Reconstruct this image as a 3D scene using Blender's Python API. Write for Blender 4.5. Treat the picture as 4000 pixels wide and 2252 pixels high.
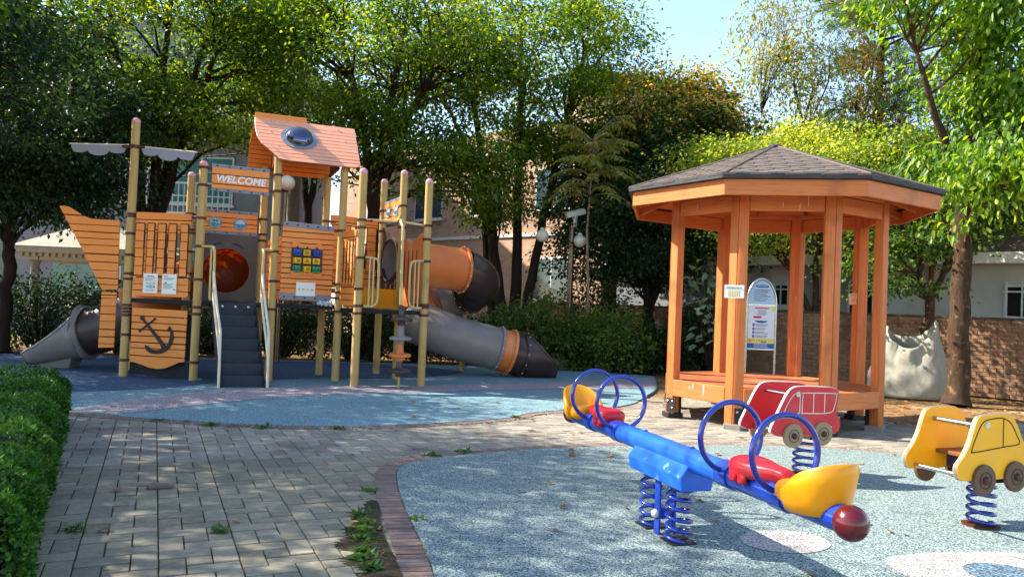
import bpy, bmesh, math, random
import numpy as np
from mathutils import Vector, Matrix

for o in list(bpy.data.objects): bpy.data.objects.remove(o)
S = bpy.context.scene
COL = S.collection
R = math.radians
V = Vector

# ------------------------------------------------------------------ camera
cam_d = bpy.data.cameras.new('camera'); cam = bpy.data.objects.new('camera', cam_d); COL.objects.link(cam)
cam_d.sensor_width = 36; cam_d.lens = 27.0; cam_d.clip_end = 400; cam_d.clip_start = .05
pitch, roll = R(1.3), R(2.35)
fw = V((0, math.cos(pitch), math.sin(pitch))); rt = V((1, 0, 0)); up = rt.cross(fw)
rt2 = rt*math.cos(roll) + up*math.sin(roll); up2 = up*math.cos(roll) - rt*math.sin(roll)
m = Matrix((rt2, up2, -fw)).transposed().to_4x4(); m.translation = V((0, 0, 1.3))
cam.matrix_world = m
S.camera = cam

# ------------------------------------------------------------------ sky and sun
TO_SUN = V((-1.13, .23, 1.0)).normalized()
W = bpy.data.worlds.new('World'); S.world = W; W.use_nodes = True
wn = W.node_tree; wn.nodes.clear()
sky = wn.nodes.new('ShaderNodeTexSky'); sky.sky_type = 'NISHITA'; sky.sun_disc = False
sky.sun_elevation = math.asin(TO_SUN.z); sky.sun_rotation = math.atan2(TO_SUN.x, TO_SUN.y)
sky.air_density = 1.0; sky.dust_density = .6; sky.ozone_density = 1.0
bg = wn.nodes.new('ShaderNodeBackground'); bg.inputs[1].default_value = .15
wo = wn.nodes.new('ShaderNodeOutputWorld')
wn.links.new(sky.outputs[0], bg.inputs[0]); wn.links.new(bg.outputs[0], wo.inputs[0])
sd = bpy.data.lights.new('sun', 'SUN'); sd.energy = 4.9; sd.angle = R(.53); sd.color = (1, .93, .82)
sun = bpy.data.objects.new('sun', sd); COL.objects.link(sun)
sun.rotation_euler = TO_SUN.to_track_quat('Z', 'Y').to_euler(); sun.location = (-20, 5, 25)
S.view_settings.view_transform = 'Standard'; S.view_settings.look = 'None'
S.view_settings.exposure = 1.5; S.view_settings.gamma = 1; S.view_settings.use_curve_mapping = False
S.render.engine = 'CYCLES'
S.cycles.max_bounces = 8; S.cycles.transparent_max_bounces = 8

# ------------------------------------------------------------------ materials
def lin(c):
    c = [x/255 for x in c]
    return tuple((x/12.92 if x <= .04045 else ((x+.055)/1.055)**2.4) for x in c) + (1,)
MATS = {}
def nd(nt, t, **kw):
    n = nt.nodes.new(t)
    for k, v in kw.items(): setattr(n, k, v)
    return n
def M(name, c1, c2=None, rough=.5, scale=6, detail=5, bump=0., bscale=60, metal=0., spec=.4, stretch=(1, 1, 1), objvar=0., isl=0., coat=0., trans=0., ior=1.45, contrast=.25, c3=None, sc3=1.5, t3=(.55, .7)):
    """Principled material whose colour is a noise mix of c1 and c2 (sRGB 0-255), with relief from a finer noise."""
    mt = bpy.data.materials.new(name); mt.use_nodes = True; nt = mt.node_tree
    b = nt.nodes['Principled BSDF']; L = nt.links.new
    c2 = c2 or tuple(x*.82 for x in c1)
    tc = nd(nt, 'ShaderNodeNewGeometry'); mp = nd(nt, 'ShaderNodeMapping'); mp.inputs['Scale'].default_value = stretch
    L(tc.outputs['Position'], mp.inputs[0])
    n1 = nd(nt, 'ShaderNodeTexNoise'); n1.inputs['Scale'].default_value = scale; n1.inputs['Detail'].default_value = detail; n1.inputs['Roughness'].default_value = .65
    L(mp.outputs[0], n1.inputs['Vector'])
    cr = nd(nt, 'ShaderNodeValToRGB'); e = cr.color_ramp.elements
    e[0].position = .5-contrast; e[0].color = lin(c1); e[1].position = .5+contrast; e[1].color = lin(c2)
    L(n1.outputs[0], cr.inputs[0]); col = cr.outputs[0]
    if c3:
        n3 = nd(nt, 'ShaderNodeTexNoise'); n3.inputs['Scale'].default_value = sc3; n3.inputs['Detail'].default_value = 6; L(tc.outputs['Position'], n3.inputs['Vector'])
        r3 = nd(nt, 'ShaderNodeMapRange'); r3.inputs[1].default_value = t3[0]; r3.inputs[2].default_value = t3[1]; L(n3.outputs[0], r3.inputs[0])
        mx = nd(nt, 'ShaderNodeMix', data_type='RGBA'); L(r3.outputs[0], mx.inputs[0]); L(col, mx.inputs[6]); mx.inputs[7].default_value = lin(c3); col = mx.outputs[2]
    if objvar or isl:
        src = nd(nt, 'ShaderNodeObjectInfo').outputs['Random'] if objvar else nd(nt, 'ShaderNodeNewGeometry').outputs['Random Per Island']
        a = objvar or isl
        mr = nd(nt, 'ShaderNodeMapRange'); mr.inputs[3].default_value = 1-a; mr.inputs[4].default_value = 1+a; L(src, mr.inputs[0])
        hs = nd(nt, 'ShaderNodeHueSaturation'); L(mr.outputs[0], hs.inputs['Value']); L(col, hs.inputs['Color']); col = hs.outputs[0]
    L(col, b.inputs['Base Color'])
    b.inputs['Metallic'].default_value = metal; b.inputs['Specular IOR Level'].default_value = spec
    b.inputs['Coat Weight'].default_value = coat; b.inputs['Coat Roughness'].default_value = .15
    b.inputs['Transmission Weight'].default_value = trans; b.inputs['IOR'].default_value = ior
    rr = nd(nt, 'ShaderNodeMapRange'); rr.inputs[3].default_value = max(.03, rough-.08); rr.inputs[4].default_value = min(1, rough+.12); L(n1.outputs[0], rr.inputs[0]); L(rr.outputs[0], b.inputs['Roughness'])
    if bump:
        n2 = nd(nt, 'ShaderNodeTexNoise'); n2.inputs['Scale'].default_value = bscale; n2.inputs['Detail'].default_value = 4; L(mp.outputs[0], n2.inputs['Vector'])
        bp = nd(nt, 'ShaderNodeBump'); bp.inputs['Strength'].default_value = bump; bp.inputs['Distance'].default_value = .01
        L(n2.outputs[0], bp.inputs['Height']); L(bp.outputs[0], b.inputs['Normal'])
    MATS[name] = mt
    return mt
def LEAF(name, cols, trans=.45, gloss=.25, tcol=None, objvar=False):
    """Leaf: per-leaf colour from a ramp, light passing through to the far side."""
    mt = bpy.data.materials.new(name); mt.use_nodes = True; nt = mt.node_tree; L = nt.links.new
    b = nt.nodes['Principled BSDF']; out = nt.nodes['Material Output']
    g = nd(nt, 'ShaderNodeNewGeometry'); cr = nd(nt, 'ShaderNodeValToRGB'); el = cr.color_ramp.elements
    while len(el) < len(cols): el.new(.5)
    for i, c in enumerate(cols): el[i].position = i/(len(cols)-1); el[i].color = lin(c)
    L((nd(nt, 'ShaderNodeObjectInfo').outputs['Random'] if objvar else g.outputs['Random Per Island']), cr.inputs[0])
    # whole sprays differ in tone, as new and old growth do
    nz = nd(nt, 'ShaderNodeTexNoise'); nz.inputs['Scale'].default_value = .9; nz.inputs['Detail'].default_value = 3; L(g.outputs['Position'], nz.inputs['Vector'])
    mv = nd(nt, 'ShaderNodeMapRange'); mv.inputs[1].default_value = .3; mv.inputs[2].default_value = .7; mv.inputs[3].default_value = .62; mv.inputs[4].default_value = 1.3; L(nz.outputs[0], mv.inputs[0])
    mh = nd(nt, 'ShaderNodeMapRange'); mh.inputs[1].default_value = .3; mh.inputs[2].default_value = .7; mh.inputs[3].default_value = .525; mh.inputs[4].default_value = .475; L(nz.outputs[0], mh.inputs[0])
    hs = nd(nt, 'ShaderNodeHueSaturation'); L(cr.outputs[0], hs.inputs['Color']); L(mv.outputs[0], hs.inputs['Value']); L(mh.outputs[0], hs.inputs['Hue']); cr = hs; L(hs.outputs[0], b.inputs['Base Color'])
    b.inputs['Roughness'].default_value = .45; b.inputs['Specular IOR Level'].default_value = gloss
    t = nd(nt, 'ShaderNodeBsdfTranslucent'); mx = nd(nt, 'ShaderNodeMix', data_type='RGBA', blend_type='MULTIPLY'); mx.inputs[0].default_value = 1
    L(cr.outputs[0], mx.inputs[6]); mx.inputs[7].default_value = tcol or (2.3, 2.0, .7, 1)
    L(mx.outputs[2], t.inputs[0])
    ms = nd(nt, 'ShaderNodeMixShader'); ms.inputs[0].default_value = trans
    L(b.outputs[0], ms.inputs[1]); L(t.outputs[0], ms.inputs[2]); L(ms.outputs[0], out.inputs[0])
    MATS[name] = mt
    return mt

# ------------------------------------------------------------------ mesh helpers
class Fr:
    """Upright frame: ex along a line on the plan, ey out of its front face, ez up."""
    def __init__(s, o, ex, ey, ez): s.o, s.ex, s.ey, s.ez = V(o), V(ex), V(ey), V(ez)
    def p(s, x, z, y=0): return s.o + s.ex*x + s.ez*z + s.ey*y
def fr(a, b):
    a, b = V((a[0], a[1], 0)), V((b[0], b[1], 0)); e = (b-a).normalized()
    return Fr(a, e, (e.y, -e.x, 0), (0, 0, 1))
def frz(o, yaw):
    e = V((math.cos(yaw), math.sin(yaw), 0)); return Fr(o, e, (e.y, -e.x, 0), (0, 0, 1))
class MB:
    def __init__(s): s.v, s.f = [], []
    def add(s, vs, fs):
        n = len(s.v); s.v += [tuple(v) for v in vs]; s.f += [tuple(i+n for i in f) for f in fs]; return s
    def box(s, c, size, F=None):
        c = V(c); x, y, z = size[0]/2, size[1]/2, size[2]/2
        ex, ey, ez = (F.ex, F.ey, F.ez) if F else (V((1, 0, 0)), V((0, 1, 0)), V((0, 0, 1)))
        vs = [c + ex*(i*x) + ey*(j*y) + ez*(k*z) for i in (-1, 1) for j in (-1, 1) for k in (-1, 1)]
        return s.add(vs, [(0, 1, 3, 2), (4, 6, 7, 5), (0, 4, 5, 1), (2, 3, 7, 6), (0, 2, 6, 4), (1, 5, 7, 3)])
    def bar(s, a, b, w, h, upv=(0, 0, 1)):
        """Square bar from a to b, w across, h high."""
        a, b = V(a), V(b); d = (b-a); L = d.length; d.normalize(); u = V(upv); r = d.cross(u).normalized(); u = r.cross(d)
        F = Fr((0, 0, 0), d, r, u); return s.box((a+b)/2, (L, w, h), F)
    def prism(s, pts, F, y0, y1):
        n = len(pts); vs = [F.p(x, z, y0) for x, z in pts] + [F.p(x, z, y1) for x, z in pts]
        fs = [tuple(range(n)), tuple(range(2*n-1, n-1, -1))] + [(i, i+n, (i+1) % n + n, (i+1) % n) for i in range(n)]
        return s.add(vs, fs)
    def tube(s, path, r, seg=10, closed=False, caps=True):
        P = [V(p) for p in path]; n = len(P); rs = r if isinstance(r, (list, tuple)) else [r]*n
        vs, fs = [], []; u = None
        for i, p in enumerate(P):
            t = (P[(i+1) % n]-P[i-1]) if closed else (P[min(i+1, n-1)]-P[max(i-1, 0)])
            t.normalize()
            if u is None: u = t.orthogonal().normalized()
            u = (u - t*u.dot(t)).normalized(); w = t.cross(u)
            vs += [p + (u*math.cos(a) + w*math.sin(a))*rs[i] for a in [2*math.pi*k/seg for k in range(seg)]]
        for i in range(n if closed else n-1):
            j = (i+1) % n
            fs += [(i*seg+k, i*seg+(k+1) % seg, j*seg+(k+1) % seg, j*seg+k) for k in range(seg)]
        if caps and not closed: fs += [tuple(range(seg-1, -1, -1)), tuple((n-1)*seg+k for k in range(seg))]
        return s.add(vs, fs)
    def lathe(s, prof, o, ax=(0, 0, 1), seg=16, caps=True):
        o, ax = V(o), V(ax).normalized(); u = ax.orthogonal().normalized(); w = ax.cross(u); vs, fs = [], []
        for r, z in prof: vs += [o + ax*z + (u*math.cos(2*math.pi*k/seg) + w*math.sin(2*math.pi*k/seg))*max(r, 1e-4) for k in range(seg)]
        for i in range(len(prof)-1): fs += [(i*seg+k, i*seg+(k+1) % seg, (i+1)*seg+(k+1) % seg, (i+1)*seg+k) for k in range(seg)]
        if caps: fs += [tuple(range(seg-1, -1, -1)), tuple((len(prof)-1)*seg+k for k in range(seg))]
        return s.add(vs, fs)
    def sphere(s, o, r, seg=20, rings=12, sc=(1, 1, 1), ax=(0, 0, 1)):
        prof = [(r*math.sin(math.pi*i/rings), -r*math.cos(math.pi*i/rings)) for i in range(rings+1)]
        return s.lathe(prof, o, ax, seg, False)
    def build(s, name, mat, parent=None, bevel=0., smooth=None, loc=None, seg=1):
        return mesh_obj(name, s.v, s.f, mat, parent, bevel, smooth, loc, seg)
ORG = {}
def mesh_obj(name, v, f, mat, parent=None, bevel=0., smooth=None, loc=None, seg=1):
    off = ORG.get(parent, V((0, 0, 0))) if parent else (V(loc) if loc is not None else V((0, 0, 0)))
    me = bpy.data.meshes.new(name)
    me.from_pydata([(a[0]-off.x, a[1]-off.y, a[2]-off.z) for a in v], [], f)
    bm = bmesh.new(); bm.from_mesh(me); bmesh.ops.recalc_face_normals(bm, faces=bm.faces)
    if bevel:
        ed = [e for e in bm.edges if len(e.link_faces) == 2 and e.calc_face_angle(0) > R(28)]
        bmesh.ops.bevel(bm, geom=ed, offset=bevel, segments=seg, affect='EDGES', profile=.6, clamp_overlap=True)
    bm.to_mesh(me); bm.free()
    if smooth is not None:
        me.polygons.foreach_set('use_smooth', [True]*len(me.polygons)); me.set_sharp_from_angle(angle=R(smooth))
    me.materials.append(MATS[mat] if isinstance(mat, str) else mat)
    o = bpy.data.objects.new(name, me); COL.objects.link(o)
    if parent: o.parent = parent
    else: o.location = off
    ORG[o] = off
    return o
def tag(o, label, cat=None, group=None, kind=None):
    if label: o['label'] = label
    if cat: o['category'] = cat
    if group: o['group'] = group
    if kind: o['kind'] = kind
    return o
def thing(name, label, cat, loc, group=None):
    o = bpy.data.objects.new(name, None); COL.objects.link(o); o.location = loc; o.empty_display_size = .1
    ORG[o] = V(loc); return tag(o, label, cat, group)
def inst(src, name, parent, loc, rot=(0, 0, 0), scale=(1, 1, 1)):
    """A piece that shares src's mesh, placed in world axes under an unrotated parent."""
    o = bpy.data.objects.new(name, src); COL.objects.link(o); off = ORG.get(parent, V((0, 0, 0)))
    o.parent = parent; o.location = V(loc)-off; o.rotation_euler = rot; o.scale = scale; return o
def clip(poly, a, b, c):
    """Part of the polygon where a*x+b*z <= c."""
    out = []
    for i, p in enumerate(poly):
        q = poly[(i+1) % len(poly)]; dp, dq = a*p[0]+b*p[1]-c, a*q[0]+b*q[1]-c
        if dp <= 0: out.append(p)
        if dp*dq < 0: t = dp/(dp-dq); out.append((p[0]+(q[0]-p[0])*t, p[1]+(q[1]-p[1])*t))
    return out
def crom(pts, n=8, closed=False):
    P = [np.array(p, float) for p in pts]; N = len(P); out = []
    for i in range(N if closed else N-1):
        g = (lambda k: P[k % N]) if closed else (lambda k: P[min(max(k, 0), N-1)])
        a, b, c, d = g(i-1), g(i), g(i+1), g(i+2)
        for k in range(n):
            t = k/n; out.append(tuple(.5*((2*b)+(c-a)*t+(2*a-5*b+4*c-d)*t*t+(3*b-a-3*c+d)*t**3)))
    if not closed: out.append(tuple(P[-1]))
    return out
def stroke(pts, ws):
    """Outline polygon of a line with varying width."""
    P = [V((p[0], p[1])) for p in pts]; l, r = [], []
    for i, p in enumerate(P):
        t = (P[min(i+1, len(P)-1)]-P[max(i-1, 0)]).normalized(); n = V((-t.y, t.x)); w = ws[i]/2
        l.append(tuple(p+n*w)); r.append(tuple(p-n*w))
    return l + r[::-1]
def text(name, body, size, F, x, z, y, mat, parent, extrude=.001, shear=0., off=0., align='CENTER', rot=0.):
    cu = bpy.data.curves.new(name, 'FONT'); cu.body = body; cu.size = size; cu.extrude = extrude; cu.shear = shear; cu.offset = off
    cu.align_x = align; cu.align_y = 'CENTER'; cu.resolution_u = 3
    t = bpy.data.objects.new(name, cu); COL.objects.link(t)
    me = bpy.data.meshes.new_from_object(t.evaluated_get(bpy.context.evaluated_depsgraph_get()))
    bpy.data.objects.remove(t); bpy.data.curves.remove(cu)
    c, s_ = math.cos(rot), math.sin(rot)
    me.transform(Matrix(((c, -s_, 0, 0), (s_, c, 0, 0), (0, 0, 1, 0), (0, 0, 0, 1))))
    off_ = ORG.get(parent, V((0, 0, 0))); o3 = F.p(x, z, y)-off_
    mm = Matrix((F.ex, F.ez, F.ey)).transposed().to_4x4(); mm.translation = o3
    me.transform(mm); me.materials.clear(); me.materials.append(MATS[mat])
    o = bpy.data.objects.new(name, me); COL.objects.link(o); o.parent = parent; ORG[o] = off_; return o
def circ(cx, cz, r, n=20, a0=0., a1=2*math.pi, rz=None):
    rz = rz or r; return [(cx+r*math.cos(a0+(a1-a0)*k/n), cz+rz*math.sin(a0+(a1-a0)*k/n)) for k in range(n if abs(a1-a0-2*math.pi) < 1e-6 else n+1)]
def ringprism(mb, cx, cz, r0, r1, F, y0, y1, n=24):
    vs, fs = [], []
    for k in range(n):
        a = 2*math.pi*k/n; c, s_ = math.cos(a), math.sin(a)
        vs += [F.p(cx+r*c, cz+r*s_, y) for r in (r0, r1) for y in (y0, y1)]
    for k in range(n):
        i, j = k*4, ((k+1) % n)*4
        fs += [(i, i+1, j+1, j), (i+2, j+2, j+3, i+3), (i, j, j+2, i+2), (i+1, i+3, j+3, j+1)]
    mb.add(vs, fs)
def holeplate(mb, outline, cx, cz, r, F, y0, y1, n=32):
    """Convex plate with a round hole: radial strip from the hole to the outline."""
    vs, fs = [], []
    angs = sorted([2*math.pi*(k+.5)/n for k in range(n)] + [math.atan2(p[1]-cz, p[0]-cx) % (2*math.pi) for p in outline]); n = len(angs)
    for a in angs:
        d = (math.cos(a), math.sin(a)); best = 1e9
        for i, p in enumerate(outline):
            q = outline[(i+1) % len(outline)]; ex, ez = q[0]-p[0], q[1]-p[1]; den = d[0]*ez-d[1]*ex
            if abs(den) < 1e-9: continue
            t = ((p[0]-cx)*ez-(p[1]-cz)*ex)/den; u = ((p[0]-cx)*d[1]-(p[1]-cz)*d[0])/den
            if t > 0 and -1e-6 <= u <= 1+1e-6: best = min(best, t)
        vs += [F.p(cx+q*d[0], cz+q*d[1], y) for q in (r, best) for y in (y0, y1)]
    for k in range(n):
        i, j = k*4, ((k+1) % n)*4
        fs += [(i, i+1, j+1, j), (i+2, j+2, j+3, i+3), (i, j, j+2, i+2), (i+1, i+3, j+3, j+1)]
    mb.add(vs, fs)
rnd = random.Random(7)
# ------------------------------------------------------------------ material library
M('soil', (150, 118, 82), (104, 80, 56), rough=.95, scale=3, bump=.6, bscale=45, spec=.1, c3=(176, 146, 106), sc3=.8)
M('bed', (84, 74, 54), (66, 64, 42), rough=1, scale=14, bump=.5, spec=.05, c3=(74, 84, 44), sc3=4)
M('soil_dark', (78, 68, 54), (56, 50, 40), rough=1, scale=18, bump=.9, bscale=60, spec=.05, c3=(78, 82, 48), sc3=6)
M('paver', (156, 146, 124), (122, 116, 98), rough=.9, scale=22, detail=8, bump=.35, bscale=120, spec=.15, objvar=.17, c3=(108, 104, 94), sc3=1.1, t3=(.45, .75))
M('paver_far', (158, 150, 134), (128, 122, 110), rough=.9, scale=22, detail=8, bump=.35, bscale=120, spec=.15, isl=.15, c3=(108, 98, 92), sc3=2, t3=(.5, .75))
M('edge_brick', (146, 118, 104), (114, 98, 90), rough=.9, scale=20, detail=8, bump=.35, bscale=100, spec=.15, objvar=.2, c3=(108, 96, 92), sc3=4, t3=(.45, .7))
def RUBBER(name, base, light, dark, scale=95):
    """Bound rubber granules: pale and dark grains scattered through the base colour."""
    mt = M(name, base, tuple(x*.8 for x in base), rough=.85, scale=1.6, spec=.2); nt = mt.node_tree; L = nt.links.new; b = nt.nodes['Principled BSDF']
    src = b.inputs['Base Color'].links[0].from_socket
    tc = nd(nt, 'ShaderNodeTexCoord'); n = nd(nt, 'ShaderNodeTexNoise'); n.inputs['Scale'].default_value = scale; n.inputs['Detail'].default_value = 1.5; n.inputs['Distortion'].default_value = .6; L(tc.outputs['Object'], n.inputs['Vector'])
    r1 = nd(nt, 'ShaderNodeMapRange'); r1.inputs[1].default_value = .5; r1.inputs[2].default_value = .58; L(n.outputs[0], r1.inputs[0])
    r2 = nd(nt, 'ShaderNodeMapRange'); r2.inputs[1].default_value = .47; r2.inputs[2].default_value = .39; L(n.outputs[0], r2.inputs[0])
    m1 = nd(nt, 'ShaderNodeMix', data_type='RGBA'); L(r1.outputs[0], m1.inputs[0]); L(src, m1.inputs[6]); m1.inputs[7].default_value = lin(light)
    m2 = nd(nt, 'ShaderNodeMix', data_type='RGBA'); L(r2.outputs[0], m2.inputs[0]); L(m1.outputs[2], m2.inputs[6]); m2.inputs[7].default_value = lin(dark)
    L(m2.outputs[2], b.inputs['Base Color'])
    bp = nd(nt, 'ShaderNodeBump'); bp.inputs['Strength'].default_value = .5; bp.inputs['Distance'].default_value = .006; L(n.outputs[0], bp.inputs['Height']); L(bp.outputs[0], b.inputs['Normal'])
RUBBER('rubber_blue', (110, 144, 152), (148, 178, 184), (50, 72, 80), 100)
RUBBER('rubber_navy', (56, 82, 112), (84, 110, 140), (34, 48, 68), 90)
RUBBER('rubber_mauve', (148, 142, 148), (186, 174, 176), (90, 84, 92), 70)
RUBBER('rubber_teal', (112, 128, 126), (156, 170, 164), (58, 72, 74), 115)
RUBBER('rubber_pink', (164, 156, 150), (192, 184, 178), (98, 94, 92), 105)
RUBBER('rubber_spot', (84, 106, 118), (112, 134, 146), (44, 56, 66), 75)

# ------------------------------------------------------------------ ground, rubber, paving
def sheet(name, pts, z, mat, th=.0, parent=None):
    mb = MB(); n = len(pts); vs = [(p[0], p[1], z) for p in pts]; fs = [tuple(range(n))]
    if th: vs += [(p[0], p[1], z-th) for p in pts]; fs += [(i, (i+1) % n, (i+1) % n+n, i+n) for i in range(n)]
    mb.add(vs, fs); o = mb.build(name, mat, parent)
    if not parent: tag(o, None, kind='structure')
    return o
def grid_sheet(name, x0, x1, y0, y1, z, mat):
    return sheet(name, [(x0, y0), (x1, y0), (x1, y1), (x0, y1)], z, mat)
grid_sheet('ground', -90, 90, -30, 150, -.03, 'soil')
RUB_B = crom([(-14, 9.6), (-9, 9.2), (-6.4, 8.75), (-5.4, 8.45), (-4.64, 8.08), (-3.97, 7.9), (-3.09, 7.76), (-2.48, 7.72), (-1.67, 7.85), (-1.14, 8.07), (-.54, 8.45), (.02, 8.91), (.27, 9.37), (.62, 9.69), (.89, 9.92), (1.3, 10.15), (1.75, 10.75), (2.05, 11.6), (2.55, 13.2), (2.9, 15.4)], 6) + \
    [(2.2, 15.95), (1.0, 16.0), (0, 16.15), (-2, 16.1), (-4.5, 15.6), (-7, 15.2), (-9.5, 14.8), (-14, 14.8)]
sheet('rubber_floor_blue', RUB_B, .012, 'rubber_blue', .04)
sw = crom([(-4.62, 8.12), (-4.55, 8.6), (-4.4, 9.25), (-4.08, 9.93), (-3.5, 10.7), (-2.52, 11.35), (-1.33, 11.95), (.15, 12.9), (1.5, 13.9), (2.86, 15.1)], 6) + crom([(2.5, 13.05), (1.6, 12.6), (.4, 12.05), (-1.25, 11.0), (-2.34, 10.35), (-3.1, 9.6), (-3.6, 8.8), (-3.9, 8.2), (-4.05, 7.95)], 6)
sheet('rubber_floor_mauve_band', sw, .016, 'rubber_mauve')
sheet('rubber_floor_navy_area', crom([(-13.9, 14.7), (-13.9, 9.7), (-9, 9.35), (-6.6, 9.3), (-5.4, 9.6), (-4.6, 10.3), (-4.2, 11.2), (-3.4, 12.1), (-2.2, 12.7), (-1.2, 13.6), (-1.0, 14.8), (-3, 15.6), (-7, 15)], 6, True), .0155, 'rubber_navy')
RUB_F = crom([(.1, 1.5), (-.1, 2.6), (-.31, 3.68), (-.39, 4.02), (-.48, 4.36), (-.59, 4.76), (-.68, 5.14), (-.76, 5.52), (-.81, 5.84), (-.81, 6.0), (-.77, 6.18), (-.66, 6.36), (-.47, 6.52), (-.14, 6.77), (.32, 7.03), (1.22, 7.41), (2.2, 7.66), (3.17, 7.72), (3.91, 7.55), (5.0, 7.3), (6.5, 7.0), (8.5, 6.7)], 6) + [(9.5, 5), (9, 2), (7, 1.2)]
sheet('rubber_floor_teal', RUB_F, .012, 'rubber_teal', .04)
sheet('rubber_floor_pink_oval', [(1.63+.26*math.cos(a)+.05*math.sin(a), 4.45+.22*math.sin(a)) for a in np.linspace(0, 2*math.pi, 40)[:-1]], .016, 'rubber_pink')
sheet('rubber_floor_pink_patch', crom([(2.06, 4.15), (2.29, 4.3), (2.56, 4.37), (3.0, 4.4), (3.6, 4.3), (3.9, 3.9), (3.5, 3.4), (2.8, 3.3), (2.3, 3.4), (2.1, 3.7)], 6, True), .016, 'rubber_pink')
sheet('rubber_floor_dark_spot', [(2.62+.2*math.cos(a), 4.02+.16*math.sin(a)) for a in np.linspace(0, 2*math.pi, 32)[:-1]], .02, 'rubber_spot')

def inside(p, poly):
    c = False; n = len(poly); j = n-1
    for i in range(n):
        if (poly[i][1] > p[1]) != (poly[j][1] > p[1]) and p[0] < (poly[j][0]-poly[i][0])*(p[1]-poly[i][1])/(poly[j][1]-poly[i][1])+poly[i][0]: c = not c
        j = i
    return c
RV, CV, PO = V((.907, .421, 0)), V((-.421, .907, 0)), V((-1.562, 3.547, 0)); PU = .122
PATH = [(-.6, 1.2), (1.2, 1.2), (8.8, 2.0), (9.4, 10.6), (6.6, 10.45), (5.0, 9.75), (4.95, 11.3), (2.6, 11.9), (1.6, 11.2), (-4, 9.2), (-6.0, 9.0), (-4.75, 8.3), (-2.2, 3.1), (-1.6, 1.2)]
path = sheet('path', PATH, -.012, 'bed')
rp = random.Random(3)
SH = {}
for nm, (w, h) in dict(h=(2, 1), v=(1, 2), s=(1, 1)).items():
    mb = MB(); mb.box((0, 0, -.02), (w*PU-.007, h*PU-.013, .04))
    o = mb.build('paver', 'paver', None, bevel=.003); SH[nm] = o.data; bpy.data.objects.remove(o)
cells = [('v', .5, 1, ), ('h', 2, .5), ('s', 1.5, 1.5), ('v', 2.5, 2), ('h', 1, 2.5)]
allp = []
for i in range(-24, 36):
    for j in range(-10, 30):
        for nm, a, b in cells:
            c = PO + RV*((i*3+a)*PU) + CV*((j*3+b)*PU)
            q = (c.x, c.y)
            if c.y < 2.5 or not inside(q, PATH): continue
            if inside(q, RUB_F) and inside((q[0]-.16, q[1]+.12), RUB_F) and inside((q[0]-.18, q[1]-.1), RUB_F): continue
            if inside(q, RUB_B) and inside((q[0], q[1]-.17), RUB_B) and inside((q[0]+.16, q[1]-.08), RUB_B): continue
            vis = abs(c.x/c.y*1.5) < 1.05 and c.y > 3.0
            allp.append((c.length if vis else 99+c.length, nm, c))
allp.sort(key=lambda t: t[0])
ya = math.atan2(RV.y, RV.x)
rest = MB()
for k, (d, nm, c) in enumerate(allp):
    z = -.002 + rp.uniform(-.003, .002); tl = (rp.uniform(-.006, .006), rp.uniform(-.006, .006), ya+rp.uniform(-.012, .012))
    if k < 300: inst(SH[nm], 'paver', path, c+V((0, 0, z)), tl)
    else:
        mt = Matrix.Translation(c+V((0, 0, z))) @ Matrix.Rotation(tl[2], 4, 'Z'); me = SH[nm]
        rest.add([mt @ v.co for v in me.vertices], [tuple(p.vertices) for p in me.polygons])
tag(rest.build('paver', 'paver_far', path), None, kind='stuff')
# brick edging round both rubber floors
def edging(name, curve, ln, side, parentname, near_only=300):
    base = sheet(parentname, [(p[0], p[1]) for p in curve] + [(curve[-1][0]+.05, curve[-1][1]+.05)], -.02, 'bed') if False else None
    pts = [V((p[0], p[1], 0)) for p in curve]; L = [0]
    for a, b in zip(pts, pts[1:]): L.append(L[-1]+(b-a).length)
    mb = MB(); mb.box((0, 0, -.025), (.054, ln, .05)); o = mb.build('edging_brick', 'edge_brick', None, bevel=.004); me = o.data; bpy.data.objects.remove(o)
    out = []; s = .03; i = 0
    while s < L[-1]:
        while L[i+1] < s: i += 1
        t = (s-L[i])/(L[i+1]-L[i]); p = pts[i].lerp(pts[i+1], t); d = (pts[i+1]-pts[i]).normalized(); n = V((-d.y, d.x, 0))*side
        out.append((p + n*(ln/2+.004), math.atan2(d.y, d.x))); s += .066
    # mortar bed strip carries the bricks
    vs = []; fs = []
    for k, (p, a) in enumerate(out):
        n = V((-math.sin(a), math.cos(a), 0)); vs += [p-n*(ln/2+.01)+V((0, 0, -.006)), p+n*(ln/2+.01)+V((0, 0, -.006))]
    fs = [(2*k, 2*k+1, 2*k+3, 2*k+2) for k in range(len(out)-1)]
    st = mesh_obj(parentname, vs, fs, 'bed'); tag(st, None, kind='structure')
    out.sort(key=lambda t: t[0].length)
    rest = MB()
    for k, (p, a) in enumerate(out):
        if p.y < 2.6 or p.x < -7: continue
        pz = p+V((0, 0, .006+rp.uniform(-.002, .003))); r = (0, rp.uniform(-.02, .02), a+rp.uniform(-.025, .025))
        if k < near_only: inst(me, 'edging_brick', st, pz, r)
        else:
            mt = Matrix.Translation(pz) @ Matrix.Rotation(r[2], 4, 'Z'); rest.add([mt @ v.co for v in me.vertices], [tuple(q.vertices) for q in me.polygons])
    if rest.v: tag(rest.build('edging_brick', 'edge_brick', st), None, kind='stuff')
edging('edging', RUB_F[4:-8], .155, 1, 'brick_edging_front')
edging('edging', RUB_B[6:-30], .13, -1, 'brick_edging_back')

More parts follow.
